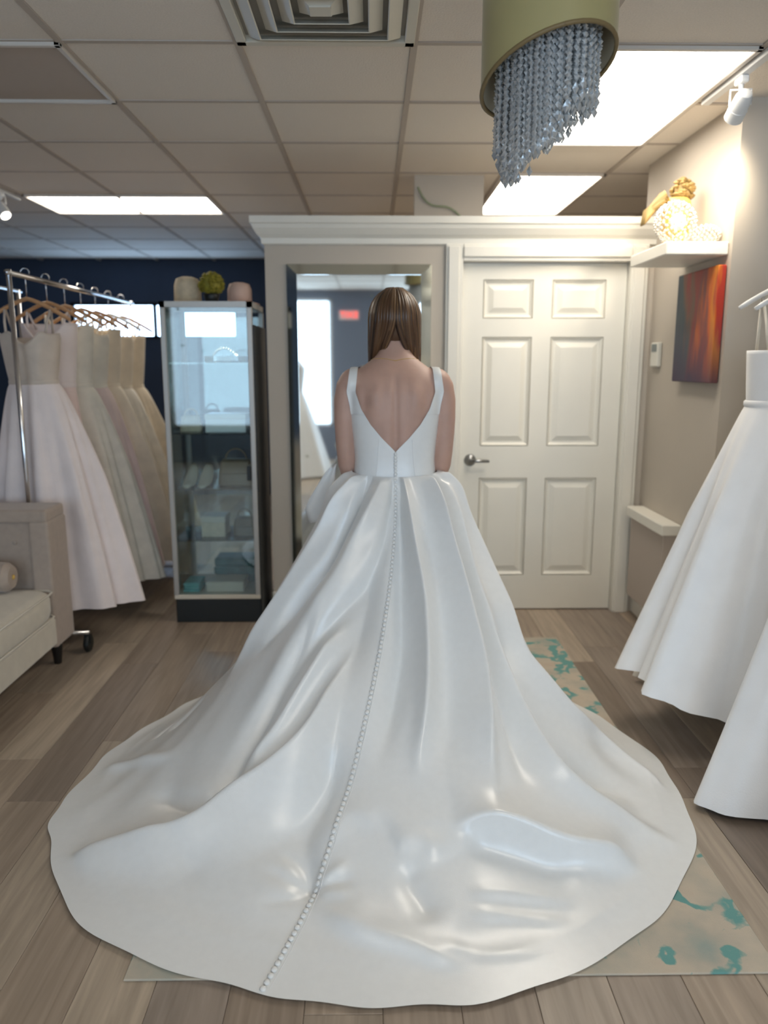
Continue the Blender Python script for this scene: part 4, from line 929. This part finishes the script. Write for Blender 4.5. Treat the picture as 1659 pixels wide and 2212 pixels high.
G().box(CX0 + 0.028, CX1 - 0.028, CY1 - 0.014, CY1 - 0.008, 0.167, CZ - 0.03).build('back_glass', 'glass', cb_)
SH = [0.47, 0.76, 1.07, 1.45]
for z_ in SH: G().box(CX0 + 0.016, CX1 - 0.012, CY0 + 0.03, CY1 - 0.03, z_, z_ + 0.008).build('glass_shelf', 'glass', cb_)
g = G(); g.box(CX1 - 0.052, CX1 - 0.03, CY0 - 0.008, CY0 + 0.008, 0.82, 0.90, c=0.003); g.build('lock', 'black', cb_)
# things in the cabinet
def folded(name, label, cat, x0, x1, y0, y1, z0, h_, mt, seed):
    rn = random.Random(seed); r_ = root(name, ((x0 + x1) / 2, (y0 + y1) / 2, z0), label, cat)
    n = 3
    for k in range(n):
        d = 0.006 * rn.random(); G().box(x0 + d, x1 - d, y0 + d, y1 - 0.005 * rn.random(), z0 + h_ * k / n, z0 + h_ * (k + 1) / n - 0.001, c=min(0.008, h_ / n * 0.35)).build('fold', mt, r_)
    return r_
folded('folded_shawl', 'bright teal folded shawl on the cabinet floor', 'shawl', -1.09, -0.99, 4.25, 4.42, 0.165, 0.055, 'teal', 1)
folded('folded_shawl', 'dark teal folded shawl at the back of the cabinet floor', 'shawl', -0.95, -0.70, 4.45, 4.62, 0.165, 0.15, 'teal_dark', 2)
def gift_box(label, x0, x1, y0, y1, z0, h_, mt, lid):
    r_ = root('gift_box', ((x0 + x1) / 2, (y0 + y1) / 2, z0), label, 'box'); G().box(x0 + 0.003, x1 - 0.003, y0 + 0.003, y1 - 0.003, z0, z0 + h_ * 0.75, c=0.003).build('box_body', mt, r_); G().box(x0, x1, y0, y1, z0 + h_ * 0.7, z0 + h_, c=0.003).build('lid', lid, r_)
gift_box('low cream box on the cabinet floor', -0.96, -0.74, 4.26, 4.42, 0.165, 0.06, 'cream_box', 'cream_box')
gift_box('tan box with cream lid on the lowest glass shelf', -0.98, -0.84, 4.30, 4.45, 0.478, 0.12, 'straw', 'cream_box')
gift_box('white box with slanted lid on the third glass shelf', -0.93, -0.70, 4.28, 4.46, 1.078, 0.10, 'gown_white', 'trim_white')
def handbag(label, x_, y_, z0, w_, d_, h_, mt):
    r_ = root('handbag', (x_, y_, z0), label, 'handbag'); rg = []
    for t, s_ in ((0, 0.94), (0.06, 1.0), (0.5, 0.98), (0.85, 0.86), (1.0, 0.74)):
        rg.append([(x_ + w_ / 2 * s_ * math.copysign(abs(math.cos(a)) ** 0.4, math.cos(a)), y_ + d_ / 2 * (1.1 - t * 0.6) * math.copysign(abs(math.sin(a)) ** 0.5, math.sin(a)), z0 + h_ * t) for a in [-2 * math.pi * k / 24 for k in range(24)]])
    G().loft(rg).build('bag_body', mt, r_, smooth=True)
    G().box(x_ - w_ * 0.40, x_ + w_ * 0.40, y_ - d_ * 0.52, y_ - d_ * 0.40, z0 + h_ * 0.45, z0 + h_ * 0.96, c=0.006).build('flap', mt, r_)
    G().tube([(x_ + w_ * 0.3 * math.cos(a), y_, z0 + h_ * 0.97 + h_ * 0.42 * math.sin(a)) for a in [math.pi * k / 12 for k in range(13)]], 0.005, 6).build('handle', mt, r_, smooth=True)
handbag('brown leather handbag on the second glass shelf of the cabinet', -0.78, 4.38, 0.768, 0.20, 0.09, 0.15, 'brown_leather')
handbag('small olive brown evening bag on the lowest glass shelf', -0.74, 4.36, 0.478, 0.13, 0.06, 0.11, 'brown_leather')
handbag('pale beaded clutch on the third glass shelf', -1.02, 4.36, 1.078, 0.12, 0.06, 0.09, 'straw')
def shoe(label, x_, y_, z0, mt, grp):
    r_ = root('shoe', (x_, y_, z0), label, 'shoe', grp); rg = []
    for t in np.linspace(0, 1, 12):
        yy = y_ + 0.10 - 0.21 * t; wv_ = 0.026 + 0.012 * math.sin(math.pi * min(1, t * 1.15)) if t < 0.95 else 0.012; zb = 0.058 * max(0, 1 - t * 1.7) ** 1.2; hh = 0.045 * (1 - t) ** 0.7 + 0.012
        rg.append([(x_ + wv_ * math.cos(a), yy, z0 + zb + hh / 2 + hh / 2 * math.sin(a)) for a in [2 * math.pi * k / 12 for k in range(12)]])
    G().loft(rg).build('upper', mt, r_, smooth=True, fix=True); G().lathe([(0.006, 0), (0.007, 0.03), (0.017, 0.065)], (x_, y_ + 0.085, z0), 8).build('heel', mt, r_, smooth=True)
for dx, sd_ in ((0, 'left'), (0.085, 'right')): shoe(sd_ + ' shoe of the ivory satin heeled pair on the second glass shelf', -1.04 + dx, 4.36, 0.768, 'cream_box', 'ivory shoes in the cabinet')
def tiara(label, x_, y_, z0):
    r_ = root('tiara', (x_, y_, z0), label, 'tiara'); pts = [(x_ + 0.07 * math.cos(a), y_ + 0.06 - 0.07 * math.sin(a), z0 + 0.006) for a in [math.pi * k / 16 for k in range(17)]]
    G().tube(pts, 0.004, 6).build('band', 'chrome', r_, smooth=True); g = G()
    for k, p in enumerate(pts[2:-2]): 
        hh = 0.02 + 0.045 * math.sin(math.pi * (k + 2) / 16) ** 2; g.tube([p, (p[0], p[1], p[2] + hh)], [0.002, 0.0015], 5); g.octa((p[0], p[1], p[2] + hh + 0.006), 0.006, 0.009)
    g.build('crystals', 'crystal', r_)
tiara('crystal tiara on the top glass shelf of the cabinet', -0.82, 4.36, 1.458); tiara('crystal tiara on the third glass shelf behind the clutch', -1.0, 4.52, 1.078)
gift_box('flat straw coloured jewellery box on the top glass shelf', -0.96, -0.72, 4.48, 4.60, 1.458, 0.035, 'straw', 'straw')
# on top of the cabinet: hats and a yellow green flower ball
def hat(label, x_, y_, z0, r1, hh, mt):
    r_ = root('brimmed_hat', (x_, y_, z0), label, 'hat'); G().lathe([(0.0, 0.004), (r1, 0.0), (r1 * 1.0, 0.006), (r1 * 0.66, 0.016), (r1 * 0.62, 0.02)], (x_, y_, z0), 28).build('brim', mt, r_, smooth=True); G().lathe([(r1 * 0.62, 0.015), (r1 * 0.60, hh * 0.7), (r1 * 0.50, hh * 0.93), (r1 * 0.25, hh), (0.001, hh * 0.97)], (x_, y_, z0), 28).build('crown', mt, r_, smooth=True)
hat('cream straw hat on the cabinet top', -1.03, 4.46, CZ, 0.12, 0.15, 'straw'); hat('rosy felt hat on the cabinet top', -0.74, 4.46, CZ, 0.11, 0.12, 'rose')
fb = root('flower_ball', (-0.885, 4.40, CZ), 'yellow green ball of flowers in a dark pot', 'flower ball')
G().lathe([(0.03, 0), (0.045, 0.05), (0.04, 0.055)], (-0.885, 4.40, CZ), 16).build('pot', 'black', fb, smooth=True)
g = G(); rn = random.Random(4)
for k in range(120):
    a, b_ = rn.uniform(0, 6.28), math.asin(rn.uniform(-0.7, 1)); rr_ = 0.062; c0 = (-0.885 + rr_ * math.cos(b_) * math.cos(a), 4.40 + rr_ * math.cos(b_) * math.sin(a), CZ + 0.105 + rr_ * math.sin(b_)); g.octa(c0, 0.014, 0.010)
g.ball((-0.885, 4.40, CZ + 0.105), 0.058, 12, 8); g.build('blossoms', 'olive', fb)

# ================================================================== SHELF, PAINTING, THERMOSTAT ON THE RIGHT WALL
shf = root('wall_shelf', (XW - 0.13, 3.9, 1.90), 'white floating shelf high on the right wall above the painting', 'shelf')
SHX0, SHY0, SHY1, SHZ = XW - 0.275, 3.47, 3.94, 1.972
G().box(SHX0, XW - 0.002, SHY0, SHY1, SHZ - 0.055, SHZ, c=0.004).build('shelf_board', 'trim_white', shf)
for y_ in (): G().box(SHX0 + 0.06, XW - 0.002, y_ - 0.012, y_ + 0.012, SHZ - 0.15, SHZ - 0.055, c=0.003).build('bracket', 'trim_white', shf)
pt = root('painting', (XW - 0.02, 3.68, 1.36), 'abstract canvas with orange, red and slate blue streaks', 'painting')
cn = G().box(-0.02, 0.016, -0.225, 0.225, -0.255, 0.255, c=0.004).build('canvas', 'canvas'); cn.parent = pt; cn.location = (0, 0.01, 0.26)
th_ = root('thermostat', (XW - 0.02, 4.23, 1.44), 'white thermostat with small dark screen beside the painting', 'thermostat')
G().box(XW - 0.024, XW - 0.001, 4.175, 4.285, 1.435, 1.565, c=0.005).build('housing', 'switch_plate', th_); G().box(XW - 0.026, XW - 0.022, 4.195, 4.265, 1.515, 1.555).build('screen', 'screen', th_)
def beaded(label, c_, r_out, r_in, n, flat, candle):
    r_ = root('beaded_candle_holder', (c_[0], c_[1], SHZ), label, 'candle holder'); g = G(); rn = random.Random(n)
    for k in range(n):
        b_ = math.asin(-1 + 2 * (k + 0.5) / n); a = k * 2.39996
        p = (c_[0] + r_out * math.cos(b_) * math.cos(a), c_[1] + r_out * 0.7 * math.cos(b_) * math.sin(a), c_[2] + r_out * flat * math.sin(b_))
        g.octa(p, 0.0085, 0.0085)
    g.build('beads', 'pearl', r_, smooth=True)
    g = G()
    for k in range(8):
        a = math.pi * k / 8; g.tube([(c_[0] + r_out * math.cos(a) * math.cos(t), c_[1] + r_out * 0.7 * math.sin(a) * math.cos(t), c_[2] + r_out * flat * math.sin(t)) for t in [2 * math.pi * q / 20 for q in range(21)]], 0.0012, 4)
    g.build('wire_frame', 'chrome', r_)
    if candle: G().ball((c_[0], c_[1] - r_out * 0.35, c_[2]), (r_in, r_in * 0.5, r_in), 16, 10).build('candle_cup', 'candle', r_, smooth=True)
beaded('round pearl beaded candle holder with white cup on shelf', (XW - 0.205, 3.57, SHZ + 0.092), 0.09, 0.036, 190, 1.0, True)
beaded('low pearl beaded bowl at the wall end of the shelf', (XW - 0.068, 3.56, SHZ + 0.042), 0.062, 0.03, 110, 0.62, False)
vs = root('gold_vase', (XW - 0.125, 3.78, SHZ), 'golden yellow vase with dark dried flower top on shelf', 'vase')
G().lathe([(0.042, 0), (0.046, 0.01), (0.062, 0.08), (0.070, 0.17), (0.062, 0.22), (0.05, 0.235), (0.044, 0.235), (0.05, 0.21)], (XW - 0.125, 3.78, SHZ), 24).build('vase_body', 'gold', vs, smooth=True)
g = G(); rn = random.Random(9)
for k in range(70):
    a, b_ = rn.uniform(0, 6.28), rn.uniform(-0.8, 1.5); rr_ = 0.05; g.octa((XW - 0.095 + rr_ * math.cos(b_) * math.cos(a), 3.79 + rr_ * math.cos(b_) * math.sin(a), SHZ + 0.275 + rr_ * math.sin(b_)), 0.015, 0.011)
g.ball((XW - 0.095, 3.79, SHZ + 0.27), 0.042, 10, 8); g.build('dried_flowers', 'gold_dark', vs)
g = G()
for k in range(9):
    a = k * 0.32 - 0.3; g.tube([(XW - 0.17, 3.77, SHZ + 0.225), (XW - 0.215, 3.76 - 0.01 * k, SHZ + 0.215 + 0.012 * (k % 3)), (XW - 0.265, 3.75 + 0.006 * k, SHZ + 0.165 + 0.012 * math.sin(a * 4)), (XW - 0.285, 3.74 + 0.006 * k, SHZ + 0.115)], [0.010, 0.016, 0.013, 0.003], 6)
g.build('draped_ribbon', 'gold_dark', vs, smooth=True)
# low white ledge on the right wall, half hidden by the ball gown
lg = root('wall_ledge', (XW - 0.1, 3.95, 0.6), 'low white ledge with grey bin below, beside the door', 'ledge')
G().box(XW - 0.10, XW - 0.002, 3.75, 4.30, 0.60, 0.655, c=0.004).build('ledge_board', 'trim_white', lg); G().box(XW - 0.08, XW - 0.002, 3.78, 4.27, 0.14, 0.60, c=0.004).build('ledge_front', 'panel_off', lg)

# ================================================================== TRACK LIGHTS AND CRYSTAL LAMP
def track(label, x_, y0, y1, heads, aim):
    r_ = root('track_light', (x_, (y0 + y1) / 2, CEIL - 0.04), label, 'track light')
    g = G(); g.box(x_ - 0.018, x_ + 0.018, y0, y1, CEIL - 0.028, CEIL - 0.006, c=0.003); g.build('track_rail', 'white_plastic', r_)
    for (hy, dv, pw_) in heads:
        g = G(); zt = CEIL - 0.028
        g.box(x_ - 0.016, x_ + 0.016, hy - 0.03, hy + 0.03, zt - 0.026, zt, c=0.004); g.tube([(x_, hy, zt - 0.02), (x_, hy, zt - 0.045)], 0.009, 10)
        g.build('adapter', 'white_plastic', r_)
        d = Vector(dv).normalized(); a0_ = Vector((x_, hy, zt - 0.10)); 
        g = G(); sd = d.cross(Vector((0, 1, 0))).normalized()
        g.tube([tuple(a0_ + sd * 0.040 - d * 0.0), tuple(a0_ + sd * 0.040 + Vector((0, 0, 0.055))), tuple(a0_ - sd * 0.040 + Vector((0, 0, 0.055))), tuple(a0_ - sd * 0.040)], 0.004, 6); g.build('yoke', 'white_plastic', r_)
        hd = G().tube([tuple(a0_ + d * t) for t in (-0.06, -0.055, -0.035, 0.0, 0.012, 0.014, 0.06, 0.062)], [0.016, 0.024, 0.032, 0.034, 0.034, 0.036, 0.036, 0.033], 18).build('lamp_head', 'white_plastic', r_); autosmooth(hd)
        G().tube([tuple(a0_ + d * 0.0585), tuple(a0_ + d * 0.0635)], 0.030, 16).build('lens', 'lens_on', hd)
        l = bpy.data.lights.new('spot', 'SPOT'); l.energy = pw_; l.color = (1.0, 0.86, 0.66); l.spot_size = R(88); l.spot_blend = 1.0; l.shadow_soft_size = 0.05
        o = bpy.data.objects.new('spot', l); C.objects.link(o); o.parent = r_; o.location = a0_ + d * 0.075 - r_.location; o.rotation_euler = d.to_track_quat('-Z', 'Y').to_euler()
track('white track light with one spot head over the shelf wall', 1.395, 1.2, 3.46, [(3.13, (0.03, 0.85, -0.50), 26)], None)
track('white track light with spot head above the gown rack', -2.34, 3.4, 5.42, [(5.16, (0.55, -0.35, -0.70), 26)], None)

KX, KY = 0.432, 2.05
ch = root('crystal_lamp', (KX, KY, CEIL), 'gold drum lamp hanging from the ceiling with cascading crystal strands', 'hanging lamp')
def rim(a, r=0.162, dz=0.0): return (KX + r * math.sin(a), KY - r * math.cos(a), 2.150 + 0.040 * math.sin(a) + 0.048 * math.cos(a) + dz)
n_ = 48; ang = [-2 * math.pi * k / n_ for k in range(n_)]
sh_ = G(); sh_.grid([[rim(a) for a in ang], [(rim(a)[0], rim(a)[1], 2.36) for a in ang], [(rim(a)[0], rim(a)[1], CEIL - 0.012) for a in ang]], wv=True); sh_.build('shade', 'shade_gold', ch, smooth=True, fix=False)
sh_ = G(); sh_.grid([[rim(a, 0.158) for a in ang], [(rim(a, 0.158)[0], rim(a, 0.158)[1], CEIL - 0.012) for a in ang]], wv=True, flip=True); sh_.build('shade_lining', 'shade_lining', ch, smooth=True)
G().tube([rim(a, 0.160) for a in ang] + [rim(ang[0], 0.160)], 0.0055, 8, cap=False).build('shade_rim', 'shade_rim', ch, smooth=True)
G().box(KX - 0.165, KX + 0.165, KY - 0.165, KY + 0.165, CEIL - 0.014, CEIL - 0.005).build('top_plate', 'shade_gold', ch)
rn = random.Random(21)
for k in range(210):
    rr_ = 0.126 * math.sqrt((k + 0.5) / 210); a = k * 2.39996; x_, y_ = KX + rr_ * math.cos(a), KY + rr_ * math.sin(a)
    sp_ = 0.02 * math.sin(3 * a + rr_ * 40)
    zb = 1.915 + 0.86 * max(0, x_ - (KX - 0.082)) + 1.6 * max(0, (KX - 0.10) - x_) + 0.25 * abs(y_ - KY) + sp_ + rn.uniform(0, 0.03)
    if k < 14 and False: zb = 1.92
    g = G(); z_ = 2.34
    while z_ > zb: g.octa((x_ + rn.uniform(-0.002, 0.002), y_ + rn.uniform(-0.002, 0.002), z_), 0.0068, 0.0085); z_ -= 0.0155
    g.tube([(x_, y_, 2.36), (x_, y_, zb)], 0.0006, 3); g.octa((x_, y_, zb - 0.012), 0.008, 0.014)
    g.build('crystal_strand', 'crystal', ch)
G().lathe([(0.0, 0.0), (0.125, 0.0), (0.125, 0.006), (0, 0.006)], (KX, KY, 2.352), 24).build('strand_plate', 'chrome', ch)
# leafy swag on the bulkhead above the partition
swg = root('leaf_garland', (0.45, 4.78, 2.3), 'faded green leaf garland on the bulkhead above the mirror wall', 'garland')
pts = [(0.27 + 0.36 * u, 4.785, 2.47 - 0.20 * u ** 0.6 - 0.02 * math.sin(u * 9)) for u in np.linspace(0, 1, 14)]
G().tube(pts, 0.006, 6).build('stem', 'leaf', swg); rn = random.Random(8)
lm = None
for k in range(44):
    p = pts[int(rn.random() * 13.99)]
    if lm is None: lo_ = G().add([(0, 0, 0), (0.014, 0.004, 0.012), (0.042, 0, 0), (0.014, 0.004, -0.012), (0.018, -0.004, 0)], [(0, 4, 1), (1, 4, 2), (2, 4, 3), (3, 4, 0), (0, 1, 2, 3)]).build('leaf', 'leaf', swg); lm = lo_.data
    else: lo_ = bpy.data.objects.new('leaf', lm); C.objects.link(lo_); lo_.parent = swg
    lo_.location = Vector(p) - swg.location + Vector((0, -0.012, 0)); lo_.rotation_euler = (rn.uniform(-0.6, 0.6), rn.uniform(0, 6.28), rn.uniform(-0.5, 0.1))

# seen only in the mirror: exit sign and a gown on a dress form by the windows
ex = root('exit_sign', (-0.35, -3.17, 2.1), 'red lit exit sign on the wall behind', 'sign'); G().box(-0.50, -0.20, -3.198, -3.17, 2.10, 2.24, c=0.006).build('housing', 'white_plastic', ex)
fc = bpy.data.curves.new('exit_text', 'FONT'); fc.body = 'EXIT'; fc.size = 0.13; fc.align_x = 'CENTER'; fc.align_y = 'CENTER'; fc.extrude = 0.002
to = bpy.data.objects.new('lettering', fc); C.objects.link(to); bpy.context.view_layer.update()
tme = bpy.data.meshes.new_from_object(to.evaluated_get(bpy.context.evaluated_depsgraph_get())); bpy.data.objects.remove(to)
tme.materials.clear(); tme.materials.append(MATS['exit_red']); to = bpy.data.objects.new('lettering', tme); C.objects.link(to); to.parent = ex; to.location = (0, 0.003, 0.07); to.rotation_euler = (R(90), 0, R(180))
gown('white gown on a dress form by the shop windows', -1.05, -1.5, 1.42, 1.1, 0.18, 0.14, (-1.05, -1.5, 0.5, 0.5), 'gown_white', R(180), 8, 60, 0.1, 0.9, neck='heart', zh=(0.02, 0.02))
df = root('dress_form', (-1.05, -1.5, 0), 'grey dress form under the white gown by the windows', 'dress form')
G().lathe([(0.11, 1.06), (0.125, 1.12), (0.16, 1.30), (0.165, 1.40), (0.12, 1.48), (0.05, 1.52), (0.045, 1.56), (0.03, 1.58)], (-1.05, -1.5, 0), 24).build('torso', 'mannequin', df, smooth=True); df.children[0].scale = (1, 0.68, 1)
G().tube([(-1.05, -1.5, 0.02), (-1.05, -1.5, 1.06)], 0.015, 10).build('pole', 'black', df, smooth=True); G().lathe([(0.0, 0), (0.18, 0), (0.18, 0.012), (0.02, 0.03)], (-1.05, -1.5, 0), 24).build('foot', 'black', df, smooth=True)
